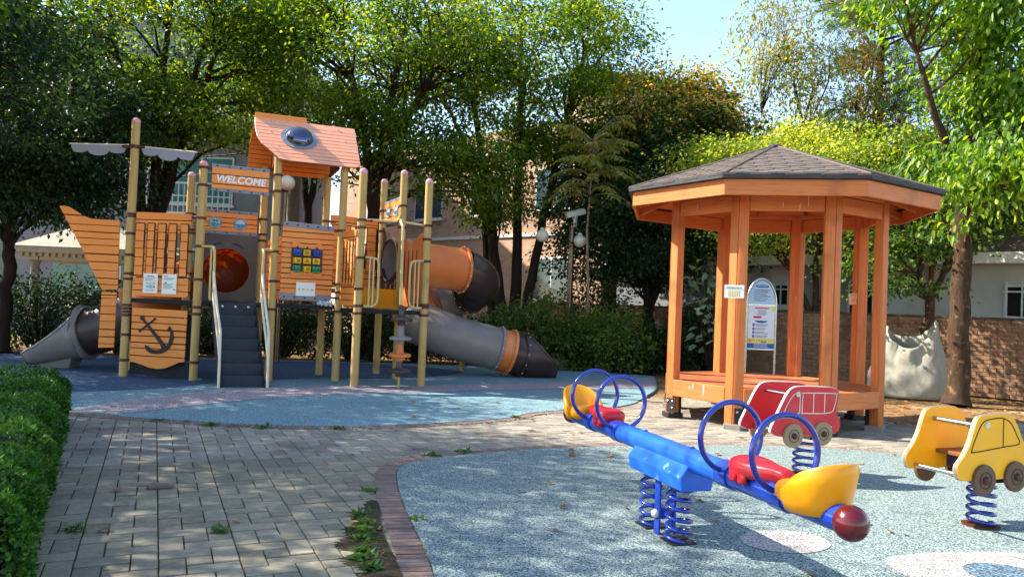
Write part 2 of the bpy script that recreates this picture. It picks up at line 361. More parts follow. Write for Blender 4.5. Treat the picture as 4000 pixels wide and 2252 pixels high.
# washed-in soil over the pavers beside the edging
sp_ = [(-.40, 3.3), (-.46, 3.66), (-.57, 4.0), (-.66, 4.3), (-.735, 4.62), (-.80, 4.95), (-.86, 5.1)]
so_ = [(-.93, 5.0), (-.95, 4.85), (-.88, 4.78), (-.97, 4.62), (-.9, 4.5), (-1.0, 4.36), (-.93, 4.22), (-.97, 4.08), (-.84, 3.98), (-.88, 3.84), (-.74, 3.74), (-.78, 3.6), (-.66, 3.5), (-.68, 3.3)]
so_ = [(x+.03+rp.uniform(-.035, .045), y) for x, y in crom(so_, 9)]
pv = []
for k, (x, y) in enumerate(so_):
    t = k/(len(so_)-1); ix = np.interp(y, [p[1] for p in sp_], [p[0] for p in sp_])
    for j in range(6): f = j/5; pv.append((x+(ix-x)*f, y, -.012+.024*math.sin(f*math.pi*.62)+rp.uniform(-.004, .004)))
mesh_obj('soil_patch', pv, [(k*6+j, k*6+j+1, (k+1)*6+j+1, (k+1)*6+j) for k in range(len(so_)-1) for j in range(5)], 'soil_dark', smooth=80)['kind'] = 'structure'
# ------------------------------------------------------------------ play structure
M('post_tan', (196, 166, 104), (172, 140, 84), rough=.55, scale=30, stretch=(1, 1, .08), bump=.12, bscale=90, spec=.3, c3=(150, 122, 76), sc3=2.5, t3=(.6, .8))
M('cap_pink', (232, 160, 170), (214, 140, 150), rough=.4)
M('clamp_brown', (92, 50, 38), (72, 38, 30), rough=.45, spec=.4)
M('hdpe_orange', (238, 148, 70), (230, 134, 58), rough=.42, scale=5, bump=.06, bscale=300, spec=.35, objvar=.05, c3=(206, 118, 56), sc3=2, t3=(.6, .85))
M('roof_orange_lit', (236, 166, 132), (230, 154, 118), rough=.34, scale=5, bump=.06, bscale=300, spec=.5, objvar=.03)  # front slope only: sun and sky sheen put into a paler orange
M('groove', (62, 30, 18), (44, 22, 14), rough=.8)
M('hdpe_grey', (134, 138, 148), (120, 124, 136), rough=.5, bump=.06, bscale=300, scale=9)
M('bolt_dark', (42, 42, 52), rough=.5)
M('steel', (190, 190, 192), (160, 160, 164), rough=.25, metal=1.)
M('black_rubber', (40, 42, 46), (28, 30, 34), rough=.8, bump=.2, bscale=120, scale=20)
M('step_grey', (58, 62, 68), (44, 48, 54), rough=.85, bump=.35, bscale=150, scale=30)
M('pipe_tan', (206, 184, 134), (188, 164, 112), rough=.4, spec=.4)
M('pipe_cream', (226, 216, 194), (212, 198, 172), rough=.4, spec=.4)
M('brown_plastic', (74, 56, 50), (60, 46, 42), rough=.35, spec=.5, scale=3)
M('tube_brown', (66, 50, 46), (54, 42, 40), rough=.3, spec=.5, scale=3, c3=(84, 70, 64), sc3=1.5)
M('tube_russet', (158, 98, 72), (140, 84, 62), rough=.35, spec=.5, scale=3)
M('tube_grey', (138, 132, 126), (120, 115, 112), rough=.38, spec=.5, scale=3, c3=(142, 134, 128), sc3=1.2)
M('tube_orange', (220, 128, 66), (206, 112, 52), rough=.4, spec=.4, scale=2.5, c3=(228, 150, 100), sc3=1.2)
LEAF('red_bubble', [(134, 22, 8), (124, 18, 6)], .5, .25, tcol=(1.6, 1.2, 1, 1))
M('bubble', (96, 104, 122), (84, 92, 112), rough=.03, metal=.9, scale=1)
M('blue_block', (28, 92, 204), rough=.35); M('yellow_block', (244, 190, 26), rough=.35); M('green_block', (32, 158, 112), rough=.35)
M('ink', (30, 28, 28), rough=.7); M('anchor_black', (34, 30, 30), rough=.5)
M('white_letter', (236, 238, 242), (224, 226, 232), rough=.5)
M('paper', (238, 238, 232), (228, 228, 222), rough=.7, scale=4); M('paper_line', (120, 126, 134), rough=.8); M('paper_blue', (150, 204, 220), rough=.8); M('paper_yellow', (232, 214, 96), rough=.8)
M('yellow_board', (226, 164, 22), (210, 148, 16), rough=.5, scale=6, bump=.06, bscale=200)
M('teal_print', (60, 160, 150), rough=.3); M('sky_print', (186, 220, 240), rough=.3); M('sea_print', (44, 140, 172), rough=.3); M('sail_grey', (152, 156, 170), (140, 144, 160), rough=.5, bump=.05, bscale=200)

PS = dict(A=(-5.75, 11.5), B=(-4.64, 11.35), C=(-3.65, 11.71), D=(-2.72, 12.1), E=(-2.27, 11.36), F=(-1.34, 11.84), H=(-1.87, 12.78), G=(-2.33, 13.55), Bp=(-5.17, 12.2), Cp=(-4.13, 12.6), Dp=(-3.19, 12.96), Ap=(-6.1, 12.45))
play = thing('play_structure', 'orange ship-shaped play structure with welcome board, stairs, roof and spiral tube slide', 'play structure', (-3.6, 12.1, 0))
PH = dict(A=3.83, B=3.2, Bp=3.16, C=3.42, Cp=3.42, D=3.36, Dp=3.38, E=3.19, F=3.15, G=3.39, H=3.43, Ap=2.3)
POST = {}
for k, h in PH.items():
    x, y = PS[k]; mb = MB(); mb.lathe([(.06, 0), (.06, h)], (x, y, 0), seg=20)
    POST[k] = mb.build('post', 'post_tan', play, smooth=40)
    if k in 'A B Bp E F G H'.split():
        mb = MB(); mb.lathe([(.062, -.012), (.0625, .008), (.056, .03), (.038, .052), (.018, .06), (0, .062)], (x, y, h), seg=18); mb.build('post_cap', 'cap_pink', POST[k], smooth=50)
def clamp(k, z, to=None, lug=.1, h=.04):
    x, y = PS[k]; mb = MB(); mb.lathe([(.0605, -h/2), (.071, -h/2+.004), (.073, 0), (.071, h/2-.004), (.0605, h/2)], (x, y, z), seg=20)
    if to is not None:
        d = (V((to[0], to[1], 0))-V((x, y, 0))).normalized(); o = V((x, y, z))
        mb.bar(o+d*.06, o+d*(.06+lug), .034, h*.8)
        n = V((-d.y, d.x, 0))
        mb.lathe([(.02, -.02), (.02, .02)], o+d*(.05+lug), n, 10)
    return mb.build('clamp', 'clamp_brown', play, smooth=40)
CL = [('A', 'B', [2.44, 2.41, 1.47, .98, .26]), ('A', 'Ap', [2.15, 1.83, 1.55, 1.08, .93, .64, 1.03]), ('B', 'A', [2.41, 1.5, .99, .28]), ('B', 'C', [3.16, 2.9, 1.99, 1.09]), ('C', 'B', [3.15, 2.9, 1.98, 1.1]), ('C', 'D', [2.39, 1.53]),
      ('D', 'C', [2.37, 1.53, 1.4, 1.31, 1.1]), ('E', 'F', [2.48, 1.92, 1.21]), ('E', 'D', [2.37, 1.46, 1.1]), ('F', 'E', [2.48, 1.93, 1.26]), ('F', 'H', [2.27, 1.22, 1.1]), ('H', 'G', [2.89, 2.53]), ('G', 'H', [2.88, 2.68, 2.52]),
      ('Bp', 'Cp', [2.55, 2.3, 2.25, 1.95, 1.6, 1.3]), ('Cp', 'Bp', [2.55, 2.3, 2.2]), ('Dp', 'G', [2.6, 2.0, 1.6]), ('G', 'Dp', [1.7])]
for a, b, zs in CL:
    for z in zs: clamp(a, z, PS[b])
# decks
def deck(ks, z, name='deck'):
    P = [PS[k] if isinstance(k, str) else k for k in ks]; c = (sum(p[0] for p in P)/len(P), sum(p[1] for p in P)/len(P))
    Q = [(c[0]+(p[0]-c[0])*.97, c[1]+(p[1]-c[1])*.97) for p in P]; n = len(Q); mb = MB()
    mb.add([(q[0], q[1], z-.06) for q in Q]+[(q[0], q[1], z) for q in Q], [tuple(range(n)), tuple(range(n, 2*n))]+[(i, (i+1) % n, (i+1) % n+n, i+n) for i in range(n)])
    return mb.build(name, 'black_rubber', play, bevel=.006)
deck(['A', 'B', 'Bp', 'Ap'], 1.18); deck(['B', 'C', 'Cp', 'Bp'], 1.185); deck(['C', 'D', 'Dp', 'Cp'], 1.19); deck(['D', 'H', 'G', 'Dp'], 1.47); deck(['E', 'F', 'H', 'D'], 1.16)

def planked(name, F, outline, zs, yc=0., mat='hdpe_orange', th=.024, seed=0, parent=None, gap=.012, tilt=.008, smin=0., smax=1.):
    """Panel: dark core with one orange plank per board, cut along slightly uneven lines."""
    rg = random.Random(seed+11); mb = MB(); mb.prism(outline, F, yc-th*.28, yc+th*.28)
    pan = mb.build(name, 'groove', parent or play)
    cuts = [(-1e3, 0.)] + [(z, rg.uniform(-tilt, tilt)) for z in zs] + [(1e3, 0.)]
    for (z0, t0), (z1, t1) in zip(cuts, cuts[1:]):
        g0, g1 = rg.uniform(.35, .65)*gap, rg.uniform(.35, .65)*gap; s0, s1 = rg.uniform(-.004, .004), rg.uniform(-.004, .004)
        p = outline
        if z0 > -900: p = clip(p, t0+s0, -1, -(z0+g0))
        if z1 < 900: p = clip(p, -t1-s1, 1, z1-g1)
        if len(p) < 3 or max(q[1] for q in p)-min(q[1] for q in p) < .012: continue
        mb = MB(); mb.prism(p, F, yc-th/2, yc+th/2); mb.build('plank', mat, pan, bevel=.0025)
    return pan
def bolts(pan, F, pts, y, r=.012, mat='steel'):
    for s, z in pts:
        mb = MB(); mb.lathe([(r, 0), (r, .005), (r*.5, .008)], F.p(s, z, y), F.ey, 10); mb.build('bolt', mat, pan, smooth=50)
def rails(name, F, s0, s1, ztop, zbot, yc, bars, seed, ends=True):
    pan = planked(name, F, [(s0, 2.47-2.47+ztop-.18), (s0+.2, ztop-.165), (s0+.5, ztop-.185), (s1, ztop-.17), (s1, ztop-.01), (s0+.5, ztop-.005), (s0+.25, ztop), (s0, ztop)], [ztop-.11], yc, seed=seed)
    planked('lower_board', F, [(s0, zbot), (s0+.03, zbot-.015), (s1-.03, zbot-.015), (s1, zbot), (s1, zbot+.33), (s0, zbot+.35)], [zbot+.07, zbot+.16, zbot+.26], yc, seed=seed+1)
    for i, (a, b) in enumerate(bars):
        rg = random.Random(seed*7+i); z0, z1 = zbot+.29, ztop-.165
        mb = MB(); mb.prism([(a-.012, z0-.01), (b+.012, z0-.01), (b+.012, z1+.01), (a-.012, z1+.01)], F, yc+.004, yc+.016); bar = mb.build('rail_bar', 'groove', play)
        n = 6; zz = [z0+(z1-z0)*(k+rg.uniform(-.15, .15)*(0 < k < n))/n for k in range(n+1)]
        for k in range(n):
            d = rg.uniform(-.004, .004); mb = MB(); mb.prism([(a+d, zz[k]+.004), (b+d, zz[k]+.004), (b+d, zz[k+1]-.004), (a+d, zz[k+1]-.004)], F, yc+.002, yc+.024); mb.build('rail_block', 'hdpe_orange', bar, bevel=.004)
    return pan
FAB = fr(PS['A'], PS['B'])
rp_ = rails('rail_panel', FAB, .11, .99, 2.47, 1.24, .03, [(.12, .25), (.31, .41), (.48, .59), (.65, .76), (.84, .95)], 5)
bolts(rp_, FAB, [(.14, 2.42), (.96, 2.42), (.14, 1.5), (.95, 1.5)], .044)
# anchor panel
anc = [(.12, .24), (.2, .235), (.33, .2), (.45, .165), (.56, .155), (.67, .165), (.8, .215), (.9, .265), (.99, .28), (1.0, 1.03), (.12, 1.045)]
ap = planked('anchor_panel', FAB, anc, [.34, .45, .53, .63, .73, .83, .93], .03, seed=2, gap=.014)
bolts(ap, FAB, [(.145, 1.0), (.145, .93), (.97, .98), (.97, .92), (.15, .3), (.97, .33)], .042, .009)
mb = MB(); y0, y1 = .042, .052
mb.prism(stroke([(.3, .885), (.4, .78), (.52, .65), (.62, .54), (.68, .45)], [.03, .042, .05, .06, .085]), FAB, y0, y1)
mb.prism(stroke([(.27, .71), (.38, .795), (.49, .885)], [.03, .03, .03]), FAB, y0, y1-.001)
mb.prism(circ(.295, .895, .036, 14), FAB, y0, y1+.001); mb.prism(circ(.265, .705, .02, 10), FAB, y0, y1+.001); mb.prism(circ(.493, .89, .02, 10), FAB, y0, y1+.001)
mb.prism(stroke(crom([(.36, .495), (.40, .44), (.48, .41), (.58, .41), (.68, .445), (.745, .52), (.775, .61), (.77, .70), (.735, .79)], 3), [.01+.05*min(1, k/5, (24-k)/5) for k in range(25)]), FAB, y0, y1+.0015)
mb.prism([(.36, .50), (.385, .415), (.46, .45), (.42, .475)], FAB, y0, y1+.002); mb.prism([(.735, .80), (.69, .72), (.75, .735), (.80, .70)], FAB, y0, y1+.002)
mb.build('anchor_emblem', 'anchor_black', ap)
# dark kick board behind the anchor panel
mb = MB(); mb.prism([(.08, .05), (1.05, .05), (1.05, 1.0), (.08, 1.0)], FAB, -.05, -.03); mb.build('kick_board', 'black_rubber', play)
# bow boards
bl = (PS['A'][0]-1.5*math.cos(.14), PS['A'][1]-1.5*math.sin(.14)); FBW = fr(bl, PS['A'])
bs = lambda q: [(1.5-a, z) for a, z in q]
bp_ = planked('bow_panel', FBW, bs([(1.0, 2.5), (.93, 2.51), (.85, 2.49), (.75, 2.43), (.67, 2.38), (.56, 2.34), (.43, 2.335), (.15, 2.33), (.13, 1.3), (.35, 1.29), (.7, 1.96)])[::-1], [1.37, 1.46, 1.58, 1.7, 1.82, 1.94, 2.05, 2.15, 2.25, 2.38], .02, seed=8)
kp = planked('keel_panel', FBW, bs([(.35, 1.26), (.14, 1.26), (.14, .44), (.36, .43)])[::-1], [.48, .59, .7, .82, .94, 1.05, 1.16, 1.21], .02, seed=9)
bolts(bp_, FBW, bs([(.18, 2.16), (.18, 1.84), (.18, 1.55)]), .032); bolts(kp, FBW, bs([(.18, 1.08), (.18, .64)]), .032)
# yard with scalloped grey sails
FY = fr((PS['A'][0]-1.5, PS['A'][1]+.2), PS['A'])
FY2 = fr(PS['A'], (PS['A'][0]+1.2, PS['A'][1]-.16))
def sail(F, s0, s1, z0, z1):
    L = s1-s0; top = [(s0+L*k/6, z0+(z1-z0)*k/6) for k in range(7)]; bot = []
    for c0, c1, dp in ((0, .3, .085), (.3, .7, .125), (.7, 1, .085)):
        for k in range(8):
            t = c0+(c1-c0)*k/7; u = (k/7-.5)*2; zb = z0+(z1-z0)*t; base = .05 if c0 in (0,) and k == 0 or c1 == 1 and k == 7 else .095
            bot.append((s0+L*t, zb-base-(dp-.05)*math.sqrt(max(0, 1-u*u))))
    mb = MB(); mb.prism(top+bot[::-1], F, -.008, .008); o = mb.build('sail', 'sail_grey', play)
    mb = MB(); mb.tube([F.p(s0-.04, z0, 0), F.p(s1+.04, z1, 0)], .012, 8); mb.build('yard_rod', 'pipe_cream', o, smooth=40)
    bolts(o, F, [(s0+L*f, z0+(z1-z0)*f-.03) for f in (.18, .48, .82)], .008, .01)
LY = math.hypot(1.5, .2)
sail(FY, LY-1.04, LY-.14, 3.49, 3.48); sail(FY2, .12, .96, 3.46, 3.385)
clamp('A', 3.455, (PS['A'][0]-1, PS['A'][1]), .12, .05); clamp('A', 3.45, (PS['A'][0]+1, PS['A'][1]-.1), .1, .05)
# welcome board
FBC = fr(PS['B'], PS['C'])
wb = planked('welcome_board', FBC, [(.12, 2.87), (.93, 2.86), (.93, 3.175), (.12, 3.185)], [2.935, 3.075], .03, seed=21)
for za, zb in ((2.825, 2.868), (3.177, 3.225)):
    mb = MB(); mb.prism([(.115, za), (.935, za-.01), (.935, zb-.01), (.115, zb)], FBC, .016, .044); g = mb.build('trim_strip', 'hdpe_grey', wb, bevel=.004)
    bolts(g, FBC, [(.19+.165*k, (za+zb)/2-.003*k) for k in range(5)], .044, .012, 'bolt_dark')
text('welcome_lettering', 'WELCOME', .145, FBC, .525, 3.005, .045, 'white_letter', wb, extrude=.003, shear=.18, off=.0045, rot=-.02)
# back wall of the stair bay: porthole board above, brown tunnel panel with a red bubble below
FP = fr(PS['Bp'], PS['Cp'])
pb = planked('porthole_board', FP, [(.1, 2.31), (1.02, 2.31), (1.02, 2.6), (.1, 2.61)], [2.38, 2.45, 2.53], .02, seed=31)
for za in (2.605, 2.265):
    mb = MB(); mb.prism([(.09, za), (1.03, za-.005), (1.03, za+.04), (.09, za+.045)], FP, .006, .034); g = mb.build('trim_strip', 'hdpe_grey', pb, bevel=.004); bolts(g, FP, [(.2+.18*k, za+.02) for k in range(5)], .034, .012, 'bolt_dark')
def porthole(pan, F, s, z, r, y, pal):
    mb = MB(); ringprism(mb, s, z, r*.7, r*1.04, F, y-.01, y+.008, 26); g = mb.build('porthole_rim', 'sail_grey', pan, smooth=30)
    for k in range(4):
        for d in (-.16, .16):
            a = math.pi/2*k+d+(.0); bolts(g, F, [(s+r*.89*math.cos(a), z+r*.89*math.sin(a))], y+.008, .008, 'bolt_dark')
    mb = MB(); mb.prism(circ(s, z, r*.79, 24, 0, math.pi), F, y-.01, y+.003); mb.build('print_sky', 'sky_print', g)
    mb = MB(); mb.prism(circ(s, z, r*.79, 24, math.pi, 2*math.pi), F, y-.01, y+.003); mb.build('print_sea', 'sea_print' if not pal else 'teal_print', g)
    if pal:
        mb = MB(); mb.prism(stroke([(s-.03, z-.05), (s-.01, z), (s+.0, z+.03)], [.012, .01, .008]), F, y-.01, y+.005)
        for a in (.2, .9, 2.2, 2.9, -.5, 3.7): mb.prism(stroke([(s, z+.03), (s+.035*math.cos(a), z+.03+.03*math.sin(a)), (s+.06*math.cos(a), z+.02+.03*math.sin(a))], [.004, .016, .002]), F, y-.01, y+.0045+.0003*a)
        mb.build('palm_print', 'palm_green', g)
M('palm_green', (36, 92, 44), rough=.5)
porthole(pb, FP, .38, 2.44, .1, .034, True); porthole(pb, FP, .76, 2.44, .1, .034, False)
mb = MB(); holeplate(mb, [(.1, 1.19), (1.04, 1.19), (1.04, 2.27), (.1, 2.27)], .575, 1.68, .36, FP, -.01, .03, 40); tp = mb.build('tunnel_panel', 'brown_plastic', play, bevel=.004, smooth=35)
mb = MB(); ringprism(mb, .575, 1.68, .355, .40, FP, .03, .045, 40); mb.build('bubble_rim', 'brown_plastic', tp, smooth=30)
mb = MB(); mb.lathe([(.36*math.cos(a), .26*math.sin(a)) for a in np.linspace(0, math.pi/2, 9)], FP.p(.575, 1.68, -.005), -FP.ey, 32, False); mb.build('red_bubble_window', 'red_bubble', tp, smooth=60)
for a0, a1 in ((1.75, 2.15), (.95, 1.4)):
    pts = [(.575+.45*math.cos(a0+(a1-a0)*k/6), 1.68+.45*math.sin(a0+(a1-a0)*k/6)) for k in range(7)]; mb = MB(); mb.prism(stroke(pts, [.015]+[.035]*5+[.015]), FP, .029, .033); mb.build('slot', 'bolt_dark', tp)
# activity panel with spinning blocks
FCD = fr(PS['C'], PS['D'])
ac = planked('activity_panel', FCD, [(.105, 1.355), (.885, 1.345), (.885, 2.36), (.105, 2.38)], [1.43, 1.5, 1.58, 1.66, 1.74, 1.82, 1.9, 1.98, 2.05, 2.13, 2.21, 2.3], .03, seed=41)
for pts in ([(.09, 1.30), (.11, 1.26), (.86, 1.25), (.885, 1.29), (.885, 1.345), (.09, 1.36)], [(.105, 2.375), (.885, 2.345), (.885, 2.40), (.86, 2.425), (.14, 2.455), (.105, 2.42)]):
    mb = MB(); mb.prism(pts, FCD, .012, .048); g = mb.build('trim_plate', 'hdpe_grey', ac, bevel=.004); zz = 1.30 if pts[0][1] < 2 else 2.41
    bolts(g, FCD, [(.17+.155*k, zz-.004*k) for k in range(5)], .048, .013, 'bolt_dark')
mb = MB(); mb.prism([(.25, 1.70), (.72, 1.69), (.72, 2.06), (.25, 2.07)], FCD, .042, .05); fp = mb.build('block_frame', 'clamp_brown', ac)
mb = MB(); mb.prism(crom([(.25, 2.06), (.25, 2.11), (.28, 2.145), (.34, 2.15), (.40, 2.12), (.56, 2.11), (.63, 2.135), (.69, 2.13), (.72, 2.10), (.72, 2.05)], 3), FCD, .05, .062); mb.build('frame_board', 'hdpe_orange', fp, bevel=.003)
mb = MB(); mb.prism(crom([(.25, 1.70), (.25, 1.66), (.28, 1.62), (.33, 1.615), (.40, 1.645), (.56, 1.64), (.62, 1.60), (.68, 1.60), (.72, 1.645), (.72, 1.69)], 3)[::-1], FCD, .05, .062); mb.build('frame_board', 'hdpe_orange', fp, bevel=.003)
cl = [['blue', 'yellow', 'blue'], ['yellow', 'yellow', 'yellow'], ['green', 'yellow', 'green']]
for r_ in range(3):
    for c_ in range(3):
        s, z = .335+.145*c_, 1.985-.125*r_; w = .115 if (r_+c_) % 2 else .125; a = [.0, .25, -.3][(r_*2+c_) % 3]
        fx = Fr(FCD.p(s, z, .085), FCD.ex*math.cos(a)+FCD.ey*math.sin(a), FCD.ey*math.cos(a)-FCD.ex*math.sin(a), FCD.ez)
        mb = MB(); mb.box(fx.o, (w*.95, .085, .095), fx); bk = mb.build('spinner_block', cl[r_][c_]+'_block', ac, bevel=.014, smooth=50, seg=2)
        for dx in ((-.027, .027) if (r_+c_) % 2 == 0 and r_ != 1 else (0,)):
            mb = MB()
            if (r_*3+c_) % 2 == 0:
                T = [(dx-.027, -.024), (dx+.027, -.024), (dx, .028)]
                for i in range(3): mb.prism(stroke([T[i], T[(i+1) % 3]], [.007, .007]), fx, .043, .0445+.0002*i)
                mb.prism(circ(dx, -.004, .008, 8), fx, .043, .0447)
            else:
                ringprism(mb, dx, 0, .021, .027, fx, .043, .0445, 18); mb.prism(stroke([(dx-.016, .016), (dx+.016, -.016)], [.006, .006]), fx, .043, .0447); mb.prism(circ(dx, 0, .01, 8), fx, .043, .0449)
            mb.build('symbol', 'ink', bk)
for c_ in range(3): mb = MB(); mb.tube([FCD.p(.335+.145*c_, 1.68, .085), FCD.p(.335+.145*c_, 2.08, .085)], .012, 8); mb.build('axle', 'bolt_dark', ac, smooth=40)
bk_ = planked('back_panel', fr(PS['Cp'], PS['Dp']), [(.08, 1.24), (.95, 1.24), (.95, 2.2), (.85, 2.3), (.5, 2.25), (.2, 2.3), (.08, 2.2)], [1.4, 1.55, 1.7, 1.85, 2.0, 2.12], 0, seed=51)
# side and back rail panels on the right decks
FDE = fr(PS['D'], PS['E'])
rails('rail_panel', FDE, .07, .8, 2.36, 1.22, 0., [(.1, .16), (.24, .3), (.38, .44), (.52, .58), (.66, .72)], 61)
FDG = fr(PS['Dp'], PS['G'])
rails('rail_panel', FDG, .08, .95, 2.72, 1.5, 0., [(.12, .24), (.34, .44), (.54, .64), (.76, .92)], 71)
rails('rail_panel', fr(PS['Ap'], PS['Bp']), .08, .86, 2.4, 1.24, 0., [(.1, .2), (.28, .38), (.46, .56), (.64, .74)], 81)
mb = MB(); FDH = fr(PS['D'], PS['H']); mb.prism([(.08, 1.17), (1.04, 1.17), (1.04, 1.49), (.08, 1.49)], FDH, .0, .02); yb = mb.build('step_riser_board', 'yellow_board', play, bevel=.003); bolts(yb, FDH, [(.97, 1.25), (.97, 1.42)], .02)
FHF = fr(PS['H'], PS['F'])
sp = [(.1, 1.22), (.98, 1.22), (.98, 2.36), (.9, 2.38), (.78, 2.33), (.6, 2.26), (.45, 2.27), (.3, 2.33), (.18, 2.32), (.1, 2.28)]
for nm, F, o in (('moulded_side_panel', FHF, sp),):
    mb = MB(); mb.prism(o, F, -.02, .03); q = mb.build(nm, 'tube_orange', play, bevel=.01, smooth=40, seg=2)
    for k in range(4): mb = MB(); mb.prism(stroke([(.25+.17*k, 1.5), (.25+.17*k, 1.8), (.25+.17*k, 2.12)], [.02, .05, .02]), F, .03, .033); mb.build('slot', 'clamp_brown', q)
# tunnel panel at the mouth of the spiral slide, with small porthole board above
FHG = Fr((*PS['G'], 0), (V((*PS['H'], 0))-V((*PS['G'], 0))).normalized(), V((0, 0, 0)), (0, 0, 1)); FHG.ey = V((FHG.ex.y, -FHG.ex.x, 0))
mb = MB(); holeplate(mb, [(.06, 1.5), (.84, 1.5), (.84, 2.55), (.06, 2.58)], .45, 2.0, .36, FHG, -.03, .02, 40); tq = mb.build('tunnel_panel', 'brown_plastic', play, bevel=.004, smooth=35)
mb = MB(); ringprism(mb, .45, 2.0, .355, .4, FHG, .02, .036, 40); mb.build('tunnel_rim', 'brown_plastic', tq, smooth=30)
pt = planked('porthole_board', FHG, [(.08, 2.66), (.82, 2.66), (.82, 3.02), (.08, 2.98)], [2.75, 2.86], 0, seed=91); porthole(pt, FHG, .28, 2.83, .1, .012, False); porthole(pt, FHG, .62, 2.83, .1, .012, False)
mb = MB(); mb.prism([(.08, 2.985), (.82, 3.025), (.82, 3.06), (.08, 3.02)], FHG, -.014, .014); mb.build('trim_strip', 'hdpe_grey', pt)
# stairs
SN = V((.52, -.854, 0)); TOPC = V((-4.13, 11.44, 0)); NS = 7; W_ = .55; run = .8
def st(s, z, y): return TOPC + FBC.ex*s + SN*y + V((0, 0, z))
for k in range(NS):
    z = 1.17*(NS-k)/NS; y = run*k/NS
    mb = MB(); mb.add([st(a, zz, yy) for a in (-W_/2, W_/2) for zz, yy in ((z, y-.02), (z, y+run/NS), (z-1.17/NS, y+run/NS+.015), (z-1.17/NS-.02, y-.02))], [(0, 1, 2, 3), (7, 6, 5, 4), (0, 4, 5, 1), (1, 5, 6, 2), (2, 6, 7, 3), (3, 7, 4, 0)])
    mb.build('step', 'step_grey', play, bevel=.012, smooth=50, seg=2)
    if k == 0: bolts(play, Fr(st(0, 0, 0), FBC.ex, SN, (0, 0, 1)), [(d, 1.12) for d in (-.18, 0, .18)], run/NS+.012, .018)
for sd_ in (-1, 1):
    a = sd_*(W_/2+.012); mb = MB(); mb.add([st(a+d, z, y) for d in (-.01, .01) for z, y in ((1.17, 0), (1.17, .08), (.1, run+.05), (0, run+.05), (0, run-.12), (1.0, -.02))], [tuple(range(6)), tuple(range(11, 5, -1))]+[(i, (i+1) % 6, (i+1) % 6+6, i+6) for i in range(6)])
    mb.build('stringer', 'black_rubber', play)
    b = sd_*(W_/2+.045); k = PS['B'] if sd_ < 0 else PS['C']; pz = st(b, 0, 0)
    # upper loop on the post, then two sloping rails and the foot
    mb = MB(); mb.tube(crom([V((*k, 1.99))+SN*.02, st(b*1.12, 1.985, .12), st(b*1.08, 1.95, .2), st(b*1.06, 1.85, .235), st(b*1.05, 1.5, .24), st(b*1.04, 1.2, .245)], 4), .019, 10); hr = mb.build('handrail', 'pipe_tan', play, smooth=50)
    mb = MB(); mb.tube([st(b*1.13, 1.97, .09), st(b*1.12, 1.25, .1), st(b*1.1, 1.2, .12)], .015, 8); mb.build('baluster', 'pipe_tan', hr, smooth=50)
    mb = MB(); mb.tube(crom([st(b*1.06, 1.64, .235), st(b*1.05, 1.5, .28), st(b*1.03, 1.15, .52), st(b*1.0, .80, .8), st(b*1.0, .72, .83), st(b*1.0, .4, .86), st(b, 0, .88)], 4), .019, 10); mb.build('sloping_rail', 'pipe_cream', hr, smooth=50)
    mb = MB(); mb.tube(crom([st(b*1.04, 1.32, .245), st(b*1.03, 1.1, .36), st(b*1.01, .75, .62), st(b*1.0, .42, .855)], 4), .017, 10); mb.build('sloping_rail', 'pipe_cream', hr, smooth=50)
# handles and top bar at the right deck, and the disc climber
FEF = fr(PS['E'], PS['F'])
mb = MB(); mb.tube(crom([FEF.p(.06, 2.49), FEF.p(.5, 2.5), FEF.p(.56, 2.53, .02), FEF.p(.62, 2.53, .03), FEF.p(.68, 2.5, .02), FEF.p(1.0, 2.48)], 5), .019, 10); mb.build('top_bar', 'pipe_tan', play, smooth=50)
for s0, sg, post in ((.07, 1, 'E'), (.98, -1, 'F')):
    g = None
    mb = MB(); P_ = [(0, 1.93), (.13, 1.92), (.2, 1.86), (.21, 1.5), (.2, 1.28), (.13, 1.21), (0, 1.21)]
    mb.tube(crom([FEF.p(s0+sg*a, z, .06) for a, z in P_], 4), .017, 10); g = mb.build('grab_rail', 'pipe_tan', play, smooth=50)
    for d in (.07, .13): mb = MB(); mb.tube([FEF.p(s0+sg*d, 1.925, .06), FEF.p(s0+sg*d, 1.21, .06)], .013, 8); mb.build('baluster', 'pipe_tan', g, smooth=50)
cx, cy = -1.62, 11.4
mb = MB(); mb.tube(crom([FEF.p(.6, 2.52, .03), V((-1.7, 11.52, 2.47)), V((-1.66, 11.44, 2.38)), V((-1.655, 11.42, 2.0)), V((-1.64, 11.41, 1.25))], 5), .022, 12); cb = mb.build('climbing_pole', 'pipe_tan', play, smooth=50)
mb = MB(); mb.lathe([(.02, 0), (.02, .3)], (cx, cy, 0), seg=10); mb.build('pole_foot', 'post_tan', cb, smooth=50)
for z, mt in ((.96, 'tube_brown'), (.68, 'tube_grey'), (.43, 'tube_orange'), (.2, 'tube_brown')):
    mb = MB(); mb.lathe([(.022, .2), (.05, .17), (.05, .1), (.055, .05), (.07, .025), (.14, .02), (.165, .005), (.17, -.01), (.16, -.03), (.13, -.036), (.06, -.04), (.055, -.09), (.022, -.1)], (cx, cy, z+.08), seg=24); mb.build('climbing_disc', mt, cb, smooth=45)
